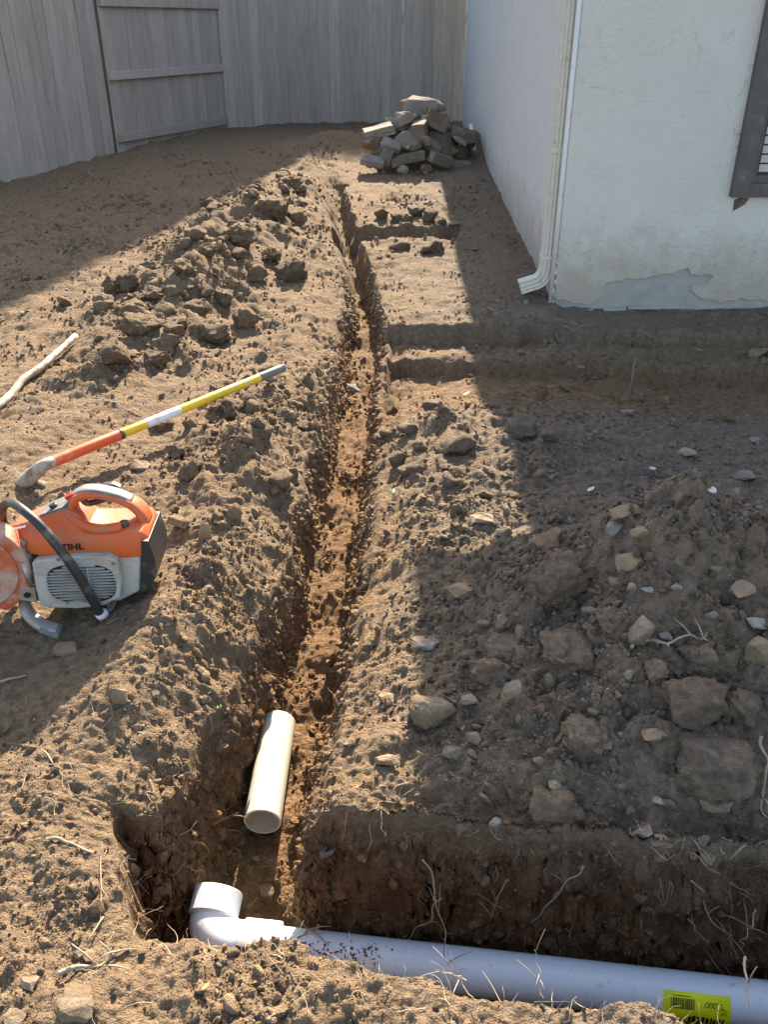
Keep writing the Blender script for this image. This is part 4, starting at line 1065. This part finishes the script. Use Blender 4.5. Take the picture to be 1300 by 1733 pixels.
stick(920, 1690, 905, 1607, .0035, 'stick_pale', 'thin pale root standing up before the drain pipe', 'root', (0, 0), .05, GT, z0=-.02, z1=.02, twigs=3)
stick(790, 1660, 735, 1640, .003, 'twig', 'fine rootlet before the drain pipe, middle', 'root', (0, 0), .05, GT, z0=-.02, z1=.0, twigs=3)
stick(1285, 1262, 1298, 1395, .009, 'stick_pale', 'pale root running down the right picture edge', 'root', (.03, .02), .04, GT)
stick(1240, 1450, 1310, 1430, .006, 'stick_pale', 'root on the trench rim at the right edge', 'root', (.01, .02), .04, GT)
stick(425, 720, 545, 715, .004, 'twig', 'long thin root hanging across the left trench rim', 'root', (.02, .02), .03, GT)
stick(470, 790, 525, 770, .004, 'twig', 'thin root on the left trench rim, nearer one', 'root', (.02, .03), .04, GT)
stick(158, 675, 240, 708, .005, 'twig', 'thin curved twig behind the shovel handle', 'stick', (.008, .008), .03, GT)
stick(632, 768, 690, 774, .006, 'twig', 'short stick on the right rim of the trench', 'stick', (.01, .01), .01, GT)
stick(805, 880, 845, 888, .005, 'stick_pale', 'pale stick leaning on the sunlit flat stone', 'stick', (.05, .03), .02, GT)
stick(1072, 635, 1066, 662, .004, 'stick_pale', 'upright pale twig in the dig-out before the house', 'stick', (.10, .0), .02, GT)
stick(690, 1335, 610, 1395, .003, 'twig', 'fine root at the trench corner', 'root', (.02, .01), .06, GT, twigs=2)
stick(255, 1330, 285, 1470, .004, 'twig', 'fine root hanging down the left trench wall', 'root', (.02, .03), .04, GT, twigs=2)
stick(150, 1605, 250, 1520, .004, 'stick_pale', 'fine pale rootlet at the left end of the cross trench', 'root', (.02, .03), .06, GT, twigs=2)
for k, (u0, v0, u1, v1) in enumerate([(930,545,970,555),(955,560,985,572),(965,553,992,556),(1055,575,1100,590),(1080,565,1120,578),(1095,585,1115,600),(910,600,935,610),(1180,600,1210,604),(940,570,955,590)]):
    stick(u0, v0, u1, v1, .004, 'stick_pale', 'dry straw-like root in the dig-out along the house wall', 'root', (.03, .01), .08, 'dry roots in the dig-out by the house', 5, 'root')

# ------------------------------------------------------------------ cut-off saw
sp_, st_ = hit(149, 1041)
saw = empty('cut_off_saw', (sp_.x, sp_.y, sp_.z - .004), R(2)); tag(saw, 'orange and grey petrol cut-off saw lying on the soil at the left edge', 'saw')
saw.rotation_euler = (R(-3), R(1), R(3)); saw.scale = (.97, .95, .85)
# orange upper housing lofted along its length
stn = [ # x, side crease z, top z, half width factor
 (-.215, .285, .300, .62), (-.20, .295, .325, .70), (-.14, .305, .350, .95), (-.08, .315, .375, 1), (-.03, .322, .395, 1), (.0, .325, .375, 1), (.03, .320, .335, 1), (.09, .318, .326, 1), (.15, .326, .335, 1), (.19, .322, .338, .96), (.208, .300, .318, .9)]
V, F = [], []
for x, zc, zt, k in stn:
    c = .10; hw = .10*k
    lowz = .235 if x > -.13 else .25
    V += [(x, c-hw, lowz), (x, c-hw, zc-.03), (x, c-hw*.9, zc), (x, c-hw*.50, zt), (x, c+hw*.50, zt), (x, c+hw*.9, zc), (x, c+hw, zc-.03), (x, c+hw, lowz)]
m_ = 8
for i in range(len(stn)-1):
    for k in range(m_):
        k2 = (k+1) % m_; F.append((i*m_+k, i*m_+k2, (i+1)*m_+k2, (i+1)*m_+k))
F.append(tuple(range(m_))[::-1]); F.append(tuple((len(stn)-1)*m_+k for k in range(m_)))
bm = bmesh.new(); bv = [bm.verts.new(v) for v in V]
for f in F: bm.faces.new([bv[i] for i in f])
bmesh.ops.recalc_face_normals(bm, faces=bm.faces[:])
sh_ = obj('upper_housing', bm_mesh('upper_housing', bm), M['orange'], saw, True)
b_ = sh_.modifiers.new('b', 'BEVEL'); b_.width = .008; b_.segments = 3; b_.limit_method = 'ANGLE'; b_.angle_limit = R(25)
# lower body: fuel tank and crankcase
extrude_poly('fuel_tank', [(-.10, .055), (.10, .055), (.165, .095), (.182, .234), (.1, .2345), (-.10, .2345)], .006, .19, M['grey_plastic'], saw, .010)
extrude_poly('rear_bumper', [(.158, .085), (.195, .105), (.222, .16), (.224, .225), (.210, .298), (.190, .300), (.184, .235), (.166, .094)], -.002, .20, M['black'], saw, .016)
# handle loop with opening, dark grip on top
hp_ = [(-.035, .10, .372), (-.012, .10, .412), (.02, .10, .430), (.065, .10, .428), (.115, .10, .412), (.155, .10, .388), (.178, .10, .358), (.188, .10, .322)]
def oval_sweep(name, pts, w_, h_, mat, parent, sides=14):
    P = spline(pts, 5); V, F = [], []; yv = Vector((0, 1, 0))
    for i, p in enumerate(P):
        t = (P[min(i+1, len(P)-1)] - P[max(i-1, 0)]).normalized(); a = yv; b = t.cross(a).normalized()
        f = i/(len(P)-1); ww = w_(f) if callable(w_) else w_; hh = h_(f) if callable(h_) else h_
        for k in range(sides):
            th = 2*math.pi*k/sides; c, s2 = math.cos(th), math.sin(th)
            V.append(p + a*ww*math.copysign(abs(c)**.7, c) + b*hh*math.copysign(abs(s2)**.7, s2))
    n = len(P)
    for i in range(n-1):
        for k in range(sides):
            k2 = (k+1) % sides; F.append((i*sides+k, i*sides+k2, (i+1)*sides+k2, (i+1)*sides+k))
    F.append(tuple(range(sides))[::-1]); F.append(tuple((n-1)*sides+k for k in range(sides)))
    return obj(name, mesh(name, V, F), mat, parent, True)
oval_sweep('rear_handle', hp_, lambda f: .030 + .018*abs(f-.5)*2, .016, M['orange'], saw)
oval_sweep('handle_grip', [(p[0]-.002, p[1], p[2]+.012) for p in hp_[1:6]], .027, .010, M['dark_grey'], saw)
oval_sweep('handle_post', [(-.035, .055, .375), (-.005, .045, .352), (.03, .035, .335), (.075, .03, .328), (.13, .035, .335)], .018, .014, M['orange'], saw)
oval_sweep('trigger', [(.005, .10, .405), (.02, .10, .388), (.05, .10, .395), (.08, .10, .408)], .010, .010, M['black'], saw)
oval_sweep('throttle_lock', [(.05, .14, .43), (.09, .145, .436), (.115, .14, .424)], .016, .007, M['black'], saw)
# grey control panel on the front slope with its switch
bm = bmesh.new()
pl = [(-.118, .055, .366), (-.035, .050, .402), (-.015, .062, .426), (-.015, .138, .426), (-.035, .150, .402), (-.118, .145, .366)]
a = [bm.verts.new(p) for p in pl]; b = [bm.verts.new((p[0], p[1], p[2]-.035)) for p in pl]
bm.faces.new((a[0], a[1], a[4], a[5])); bm.faces.new((a[1], a[2], a[3], a[4])); bm.faces.new(b)
for i in range(6): bm.faces.new((a[i], b[i], b[(i+1) % 6], a[(i+1) % 6]))
bmesh.ops.recalc_face_normals(bm, faces=bm.faces[:]); bmesh.ops.bevel(bm, geom=bm.edges[:], offset=.004, segments=2, affect='EDGES')
obj('control_panel', bm_mesh('control_panel', bm), M['dark_grey'], saw)
o = box('stop_switch', -.015, .015, -.010, .010, -.006, .008, M['red'], saw, .003); o.location = (-.022, .085, .424); o.rotation_euler = (0, R(-25), 0)
o = tube('choke_knob', [(0, 0, -.01), (0, 0, .010)], .012, M['black'], saw, 14); o.location = (-.075, .080, .388); o.rotation_euler = (0, R(-23), 0)
# vent slots and flat marks on the orange hood
for k in range(2):
    o = box('hood_mark', -.028, .012, -.004, .004, -.001, .001, M['grey_plastic'], saw, .0005); o.location = (-.165 + .008*k, .040 + .022*k, .333 + .004*k); o.rotation_euler = (R(28), R(-14), 0)
o = tube('fuel_cap', [(0, 0, -.006), (0, 0, .010)], .013, M['dark_metal'], saw, 14); o.location = (.135, .045, .338)
tube('bolt', [(.165, .03, .322), (.165, .028, .331)], .006, M['dark_metal'], saw, 10)
# starter cover with slats
cov = [(-.128, .060), (-.132, .130), (-.130, .235), (-.118, .246), (.0, .258), (.095, .258), (.118, .240), (.122, .160), (.112, .095), (.06, .062), (-.02, .052)]
cv = extrude_poly('starter_cover', cov, -.030, .004, M['grey_plastic'], saw, .009)
rec = []
for k in range(28):
    th = 2*math.pi*k/28; c, s2 = math.cos(th), math.sin(th)
    rec.append((.006 + .100*math.copysign(abs(c)**.62, c), .155 + .074*math.copysign(abs(s2)**.7, s2)))
extrude_poly('recess', rec, -.0325, -.028, M['void'], cv)
nsl = 13
for k in range(nsl):
    z = .087 + k*(.136/(nsl-1)); dz = (z-.155)/.074; hx = .100*max(0, 1-abs(dz)**2.6)**.5 if abs(dz) < 1 else 0
    hx = max(hx, .03) + .004
    bm = bmesh.new(); n_ = 9
    prev = None
    for i in range(n_+1):
        f = i/n_; x = .006 - hx + 2*hx*f; zz = z + .004*math.sin(f*math.pi) + .006*(f-.5); yo = -.0325 - .006*math.sin(f*math.pi)**.6
        ring = [bm.verts.new((x, yo-.001, zz-.0028)), bm.verts.new((x, yo-.003, zz+.0015)), bm.verts.new((x, yo+.006, zz+.0035)), bm.verts.new((x, yo+.006, zz-.0015))]
        if prev:
            for j in range(4): bm.faces.new((prev[j], prev[(j+1) % 4], ring[(j+1) % 4], ring[j]))
        else: bm.faces.new(ring[::-1])
        prev = ring
    bm.faces.new(prev); bmesh.ops.recalc_face_normals(bm, faces=bm.faces[:])
    obj('slat', bm_mesh('slat', bm), M['grey_plastic'], cv)
box('slat_rib', .029, .033, -.041, -.033, .092, .222, M['grey_plastic'], cv, .001)
for x, z in ((-.05, .250), (.108, .232), (-.045, .082), (.075, .068)): tube('screw', [(x, -.028, z), (x, -.0335, z)], .006, M['dark_metal'], cv, 10)
# maker's name on the hood side
cu = bpy.data.curves.new('lettering', 'FONT'); cu.body = 'STIHL'; cu.size = .032; cu.extrude = .0004; cu.shear = .12; cu.offset = .0012
to = bpy.data.objects.new('lettering', cu); COL.objects.link(to); dg = bpy.context.evaluated_depsgraph_get()
me = bpy.data.meshes.new_from_object(to.evaluated_get(dg)); bpy.data.objects.remove(to)
o = obj('lettering', me, M['ink'], saw); o.location = (-.062, -.0012, .266); o.rotation_euler = (R(90), R(-3), 0)
# front handlebar
tube('front_handle', spline([(.050, -.050, .050), (.044, -.054, .085), (.026, -.062, .157), (.0, -.066, .245), (-.035, -.060, .320), (-.079, -.040, .383), (-.13, -.005, .418), (-.19, .06, .415), (-.237, .11, .37), (-.255, .13, .306), (-.25, .135, .20), (-.22, .12, .10)], 6), .0145, M['black'], saw, 16)
tube('handle_clamp', [(.053, -.049, .050), (.060, -.046, .032)], [.019, .019], M['white_band'], saw, 16)
oval_sweep('handle_mount', [(.055, -.045, .040), (.075, -.015, .045), (.08, .02, .06)], .012, .010, M['dark_grey'], saw)
# drive arm between engine and guard
extrude_poly('drive_arm', [(-.200, .085), (-.135, .070), (-.132, .13), (-.138, .25), (-.165, .285), (-.205, .275), (-.215, .18)], -.012, .09, M['dark_metal'], saw, .008)
extrude_poly('clamp_plate', [(-.188, .085), (-.140, .075), (-.136, .135), (-.180, .140)], -.022, -.011, M['steel'], saw, .004)
tube('bolt', [(-.162, -.028, .108), (-.162, -.020, .108)], .010, M['void'], saw, 12)
tube('bolt', [(-.165, -.020, .205), (-.160, -.010, .205)], .008, M['steel'], saw, 8)
tube('strut', [(-.150, -.018, .15), (-.156, -.016, .235)], .010, M['steel'], saw, 8)
# bellows spring above it
V, F = tube_data([(-.225 + .008*i, .03 - .002*i, .315 - .004*i) for i in range(10)], [.017 if i % 2 else .013 for i in range(10)], 12)
obj('bellows', mesh('bellows', V, F), M['dark_grey'], saw)
# blade guard and cutting disc
gc = Vector((-.325, 0, .205)); gr = .185
arc = [R(a) for a in range(-62, 200, 6)]
poly = [(gc.x + gr*math.cos(a), gc.z + gr*math.sin(a)) for a in arc]
extrude_poly('blade_guard', poly, -.020, .045, M['guard'], saw, .008)
gp = [(gc.x + .150*math.cos(a), gc.z + .150*math.sin(a)) for a in arc]
extrude_poly('guard_panel', gp, -.026, -.019, M['guard'], saw, .003)
wp_ = [(gc.x + .172*math.cos(R(a)), gc.z - .01 + .172*math.sin(R(a))) for a in range(0, 360, 6)]
extrude_poly('cutting_disc', wp_, .010, .014, M['dark_grey'], saw)
tube('disc_hub', [(gc.x, -.034, gc.z), (gc.x, -.024, gc.z)], .035, M['steel'], saw, 24)
extrude_poly('guard_sticker', [(-.268, .282), (-.250, .290), (-.243, .258), (-.262, .245)], -.0275, -.0262, M['paper'], saw)
# cast foot under the front
oval_sweep('foot', [(-.19, .05, .085), (-.182, -.005, .050), (-.150, -.045, .026), (-.105, -.075, .014), (-.068, -.088, .010)], lambda f: .030 - .004*f, lambda f: .018 - .004*f, M['steel'], saw)
oval_sweep('rubber_pad', [(-.118, -.070, .016), (-.09, -.082, .010), (-.058, -.094, .006)], .032, .013, M['dark_grey'], saw)

# ------------------------------------------------------------------ shovel
tip = at_depth(481, 622, .13); sk = at_depth(78, 786, .10)
shv = empty('shovel', (sk.x, sk.y, hz(sk.x, sk.y))); tag(shv, 'long-handled shovel with yellow shaft and orange collar lying behind the saw', 'shovel')
org = Vector(shv.location); d = tip - sk
def along(f0, f1, r, mat, name): return tube(name, [sk + d*f0 - org, sk + d*(f0+.004) - org, sk + d*((f0+f1)/2) - org, sk + d*(f1-.004) - org, sk + d*f1 - org], [r*.97, r, r, r, r*.97], M[mat], shv, 20)
along(.0, .26, .0225, 'red_grip', 'collar'); along(.258, .272, .0232, 'black', 'ring')
along(.27, .365, .0195, 'yellow', 'shaft'); along(.363, .502, .0198, 'white_band', 'white_sleeve'); along(.50, .872, .0195, 'yellow', 'shaft'); along(.87, .985, .0205, 'grip_grey', 'end_grip')
tube('grip_end', [tip - d*.016 - org, tip - d*.006 - org, tip - org, tip + d*.003 - org], [.0205, .0195, .014, .003], M['grip_grey'], shv, 20)
q = [sk + d*.03, sk - d*.01, at_depth(64, 796, .075), at_depth(50, 808, .045), at_depth(40, 820, .005)]
tube('socket', [p - org for p in spline(q, 4)], [.0215 + .010*i/16 for i in range(17)], M['dirty_steel'], shv, 18)
# dished blade
bs = (at_depth(62, 829, .03) - at_depth(0, 805, .03)).normalized(); bd = Vector((0, -.35, -1)); bd = (bd - bs*bd.dot(bs)).normalized(); bn = bs.cross(bd).normalized(); b0 = q[-1] - bd*.03
V, F = [], []; nu, nv = 14, 12
for i in range(nu+1):
    f = i/nu; hw = .115*(1 if f < .45 else math.sqrt(max(0, 1-((f-.45)/.55)**2.2)))*(.75 + .25*min(1, f*8))
    for j in range(nv+1):
        g_ = j/nv*2-1; V.append(b0 + bd*.29*f + bs*hw*g_ + bn*(.035*(1-g_*g_)*(-1)*(.4 + .6*math.sin(f*math.pi)) + .02 + (.012 if i == 0 else 0)) - org)
for i in range(nu):
    for j in range(nv): k = i*(nv+1)+j; F.append((k, k+1, k+nv+2, k+nv+1))
bl = obj('blade', mesh('blade', V, F), M['dark_metal'], shv, True); m = bl.modifiers.new('t', 'SOLIDIFY'); m.thickness = .003

# ------------------------------------------------------------------ loose soil crumbs, gravel, fine roots
def scatter(name, srcs, pos, rot, scl, idx, label):
    cl = bpy.data.collections.new(name + '_shapes')
    for k, (me, mat) in enumerate(srcs):
        me.materials.clear(); me.materials.append(mat); o = bpy.data.objects.new('%s_shape_%02d' % (name, k), me); cl.objects.link(o)
    me = bpy.data.meshes.new(name); me.vertices.add(len(pos)); me.vertices.foreach_set('co', np.asarray(pos, np.float32).ravel())
    for nm, ty, dat, key in (('rot', 'FLOAT_VECTOR', rot, 'vector'), ('scl', 'FLOAT_VECTOR', scl, 'vector'), ('idx', 'INT', idx, 'value')):
        at = me.attributes.new(nm, ty, 'POINT'); at.data.foreach_set(key, np.asarray(dat, np.int32 if ty == 'INT' else np.float32).ravel())
    me.update(); o = bpy.data.objects.new(name, me); COL.objects.link(o)
    ng = bpy.data.node_groups.new(name, 'GeometryNodeTree')
    ng.interface.new_socket('Geometry', in_out='INPUT', socket_type='NodeSocketGeometry'); ng.interface.new_socket('Geometry', in_out='OUTPUT', socket_type='NodeSocketGeometry')
    N = ng.nodes; Lk = ng.links
    gi = N.new('NodeGroupInput'); go = N.new('NodeGroupOutput'); ip = N.new('GeometryNodeInstanceOnPoints'); ci = N.new('GeometryNodeCollectionInfo')
    ci.inputs['Collection'].default_value = cl; ci.inputs['Separate Children'].default_value = True; ci.inputs['Reset Children'].default_value = True
    def attr(nm, ty):
        a_ = N.new('GeometryNodeInputNamedAttribute'); a_.data_type = ty; a_.inputs['Name'].default_value = nm; return a_.outputs['Attribute']
    e2 = N.new('FunctionNodeEulerToRotation')
    Lk.new(gi.outputs[0], ip.inputs['Points']); Lk.new(ci.outputs[0], ip.inputs['Instance']); ip.inputs['Pick Instance'].default_value = True
    Lk.new(attr('idx', 'INT'), ip.inputs['Instance Index']); Lk.new(attr('rot', 'FLOAT_VECTOR'), e2.inputs[0]); Lk.new(e2.outputs[0], ip.inputs['Rotation']); Lk.new(attr('scl', 'FLOAT_VECTOR'), ip.inputs['Scale'])
    Lk.new(ip.outputs[0], go.inputs[0])
    md = o.modifiers.new('scatter', 'NODES'); md.node_group = ng
    tag(o, label, name.replace('_', ' '), kind='stuff'); return o
def sample(n, ymin, ymax, p=1.25, fan=.72, pad=.15):
    u = rng.random(n); a = 1-p
    y = (ymin**a + u*(ymax**a - ymin**a))**(1/a)
    x = (rng.random(n)*2-1)*(fan*np.maximum(y, 1.0)*.95 + pad)
    return x, y
crumbs = []
for k in range(8):
    me = clod_mesh(900+k, 2, .38); me.polygons.foreach_set('use_smooth', [k % 2 == 0]*len(me.polygons)); crumbs.append((me, M['soil_crumb']))
x, y = sample(230000, .72, 11, 1.1)
rg = roughness(x, y); cl_ = .5 + .9*fbm(x*3, y*2.4, 3, 120) + .5*fbm(x*11, y*9, 2, 123)
zg, ins = height(x, y)
dens = np.clip(rg*.9 - .10, .04, 1)*np.clip(cl_*1.25 - .15, .02, 1.5)
dens = np.where(ins > .6, .45*np.clip(cl_*1.2 - .1, .1, 1.2), dens)
dens = dens*(1 - .9*((x > 1.0) & (y > 5.2)))
keep = rng.random(len(x)) < dens*.85
keep &= ~((ins > .08) & (ins < .85) & (rng.random(len(x)) < .55))
tt = np.clip((y - pa.y)/(pb.y - pa.y), -.1, 1.05); keep &= np.hypot(x - (pa.x + (pb.x-pa.x)*tt), y - (pa.y + (pb.y-pa.y)*tt)) > .058
x, y, zg, rg, ins = x[keep], y[keep], zg[keep], rg[keep], ins[keep]
n = len(x)
rmin = .0013*np.maximum(y, 1.2); r = rmin*np.power(rng.random(n)*.998+.002, -1/2.1)
r = np.minimum(r, .008 + .034*np.clip(rg, 0, 1)*rng.random(n)**1.5); r = np.where(ins > .5, np.minimum(r, .016), r)
scl = np.stack([r*rng.uniform(.75, 1.3, n), r*rng.uniform(.75, 1.2, n), r*rng.uniform(.45, .8, n)], -1)
pos = np.stack([x, y, zg + r*.12], -1)
# crumbs sticking to the cut faces, and a smear of soil on the drain pipe
stp = np.flatnonzero(((np.maximum(stx, sty) > .3) & (Y2 < 6)).ravel()); pick = rng.choice(stp, 5200); r2 = np.minimum(.0022*np.maximum(co[pick, 1], 1.2)*np.power(rng.random(5200)*.995+.005, -1/2.2), .018)
pos = np.concatenate([pos, co[pick]]); scl = np.concatenate([scl, r2[:, None]*rng.uniform(.7, 1.2, (5200, 3))])
pp = []; sp2 = []
for k in range(240):
    s_ = rng.choice((.20, .26, .34, .38)) + rng.normal(0, .022); pp.append(tuple(on_pipe(s_, R(rng.normal(22, 14)), .0535))); q_ = .0007 + .0030*rng.random()**2.5; sp2.append((q_*1.6, q_*1.3, q_*.6))
pos = np.concatenate([pos, np.array(pp)]); scl = np.concatenate([scl, np.array(sp2)]); n = len(pos)
rot = rng.random((n, 3))*6.28
scatter('soil_crumbs', crumbs, pos, rot, scl, rng.integers(0, 8, n), 'loose crumbs of brown soil strewn over the yard and trench floor')
nc_ = n
peb = []
for k in range(9):
    me = rock_mesh(950+k, (2, 1.7, 1.3), 13, .03, 0, .45); peb.append((me, M[('stone_tan', 'stone_grey', 'stone_orange')[k % 3]]))
x, y = sample(60000, .8, 7, 1.3)
zg, ins = height(x, y)
dens = .03 + .95*gauss(x, y, .75, 1.85, .55, .42) + .35*gauss(x, y, .3, 2.2, .35, .5) + .22*gauss(x, y, 1.2, 2.9, .8, .6) + .05*(x < -.3)
dens = dens*np.clip(.7 + .9*fbm(x*4, y*4, 3, 130), .05, 1.5); dens = np.where(ins > .1, .03, dens)
keep = rng.random(len(x)) < dens*.5
x, y, zg = x[keep], y[keep], zg[keep]; n = len(x)
hpm = gauss(x, y, .75, 1.9, .6, .5)
r = (.0030 + .0014*hpm)*np.maximum(y, 1.2)*np.power(rng.random(n)*.99+.01, -1/1.7); r = np.minimum(r, .009 + .010*hpm)
scl = r[:, None]*rng.uniform(.7, 1.25, (n, 3))
pos = np.stack([x, y, zg + r*.3], -1); rot = rng.random((n, 3))*6.28
scatter('gravel', peb, pos, rot, scl, rng.integers(0, 9, n), 'small angular stones mixed into the rubble heap and the soil round it')
print('crumbs', nc_, 'gravel', n)

# fine dry roots sticking out of the cut soil
V, F = [], []
rr = random.Random(21)
def rootlet(p, d, L_, rad, curl):
    global V, F
    pts = [Vector(p)]; d = Vector(d).normalized()
    for i in range(5):
        d = (d + Vector((rr.gauss(0, curl), rr.gauss(0, curl), rr.gauss(0, curl)))).normalized(); pts.append(pts[-1] + d*L_/5)
    v2, f2 = tube_data(pts, [rad*(1-.13*i) for i in range(6)], 3, False, len(V)); V += v2; F += f2
def rootlets(n, fn, Lr, rad, curl):
    for k in range(n):
        x, y, dx = fn(); z = hz(x, y); rootlet((x, y, z + .002), dx, rr.uniform(*Lr), rr.uniform(*rad), curl)
def fa():   # left wall of the long trench
    y = 1.2 + rr.random()**1.6*4; L, Rr, wl, wr = walls(np.array([y])); return float(L[0]) + rr.uniform(-.03, .05), y, (rr.uniform(.2, 1), rr.gauss(0, .5), rr.uniform(-.6, .5))
def fb():   # right wall
    y = 1.35 + rr.random()**1.4*5; L, Rr, wl, wr = walls(np.array([y])); return float(Rr[0]) + rr.uniform(-.10, .03), y, (-rr.uniform(.2, 1), rr.gauss(0, .5), rr.uniform(-.5, .6))
def fc():   # dark wall of the cross trench
    x = rr.uniform(-.12, .95); return x, float(xfar(np.array([x]))[0]) - rr.uniform(0, .045), (rr.gauss(0, .5), -rr.uniform(.2, 1), rr.uniform(-1, .2))
def fd():   # near lip
    x = rr.uniform(-.55, .8); return x, float(xnear(np.array([x]))[0]) + rr.uniform(-.06, .03), (rr.gauss(0, .7), rr.uniform(-.2, .8), rr.uniform(0, 1))
def fe():   # lying straw
    y = .8 + rr.random()**1.5*5; return rr.uniform(-.65, .62)*y, y, (rr.gauss(0, 1), rr.gauss(0, 1), rr.uniform(0, .25))
def ff():   # near left bank
    return rr.uniform(-.75, -.2), rr.uniform(1.3, 2.3), (rr.gauss(0, 1), rr.gauss(0, 1), rr.uniform(0, .5))
rootlets(230, fa, (.015, .08), (.0003, .0010), .4); rootlets(130, fb, (.015, .07), (.0003, .0010), .4); rootlets(170, fc, (.015, .08), (.0003, .0009), .35)
rootlets(130, fd, (.02, .07), (.0005, .0013), .35); rootlets(420, fe, (.02, .08), (.0004, .0010), .18); rootlets(140, ff, (.02, .08), (.0003, .0009), .35)
fr = obj('fine_roots', mesh('fine_roots', V, F), M['root']); tag(fr, 'fine dry roots and straw sticking out of the dug soil', 'roots', kind='stuff')

# a few leaves and scraps
def leaf(u, v, px, mat, label, cat='leaf', name='leaf'):
    p, t = hit(u, v); s_ = px*t/FPX; V, F = [], []
    n_ = 6
    for i in range(n_+1):
        f = i/n_; w_ = .28*math.sin(f*math.pi)**.8 + .01
        V += [(f-.5, -w_, .12*f*f + .06), (f-.5, 0, .12*f*f), (f-.5, w_, .12*f*f + .06)]
    for i in range(n_): F += [(3*i, 3*i+1, 3*i+4, 3*i+3), (3*i+1, 3*i+2, 3*i+5, 3*i+4)]
    me = mesh(name, [(a*s_, b*s_, c*s_) for a, b, c in V], F); o = obj(name, me, M[mat], None, True)
    o.location = (p.x, p.y, hz(p.x, p.y) + .012); o.rotation_euler = (.3, .2, (u*13) % 6); m = o.modifiers.new('t', 'SOLIDIFY'); m.thickness = .0006; tag(o, label, cat)
leaf(665, 837, 16, 'leaf', 'tiny bright green leaf on the right trench rim'); leaf(790, 672, 18, 'leaf_dry', 'orange dry leaf at the shadow edge below the branch trench'); leaf(1205, 832, 24, 'paper', 'pale dry leaf in the shade before the heap')
leaf(1232, 716, 34, 'leaf', 'dark green leaf lying in the shade by the right edge'); leaf(373, 1218, 12, 'leaf', 'tiny green sprout on the left trench wall beside the pipe'); leaf(352, 1690, 18, 'leaf_dry', 'rusty dry leaf on the near bank at the bottom')
leaf(1000, 838, 20, 'paper', 'white scrap of paper in the shade behind the heap', 'scrap', 'paper_scrap'); leaf(1104, 797, 14, 'paper', 'small white plastic scrap in the shade, farther one', 'scrap', 'paper_scrap')
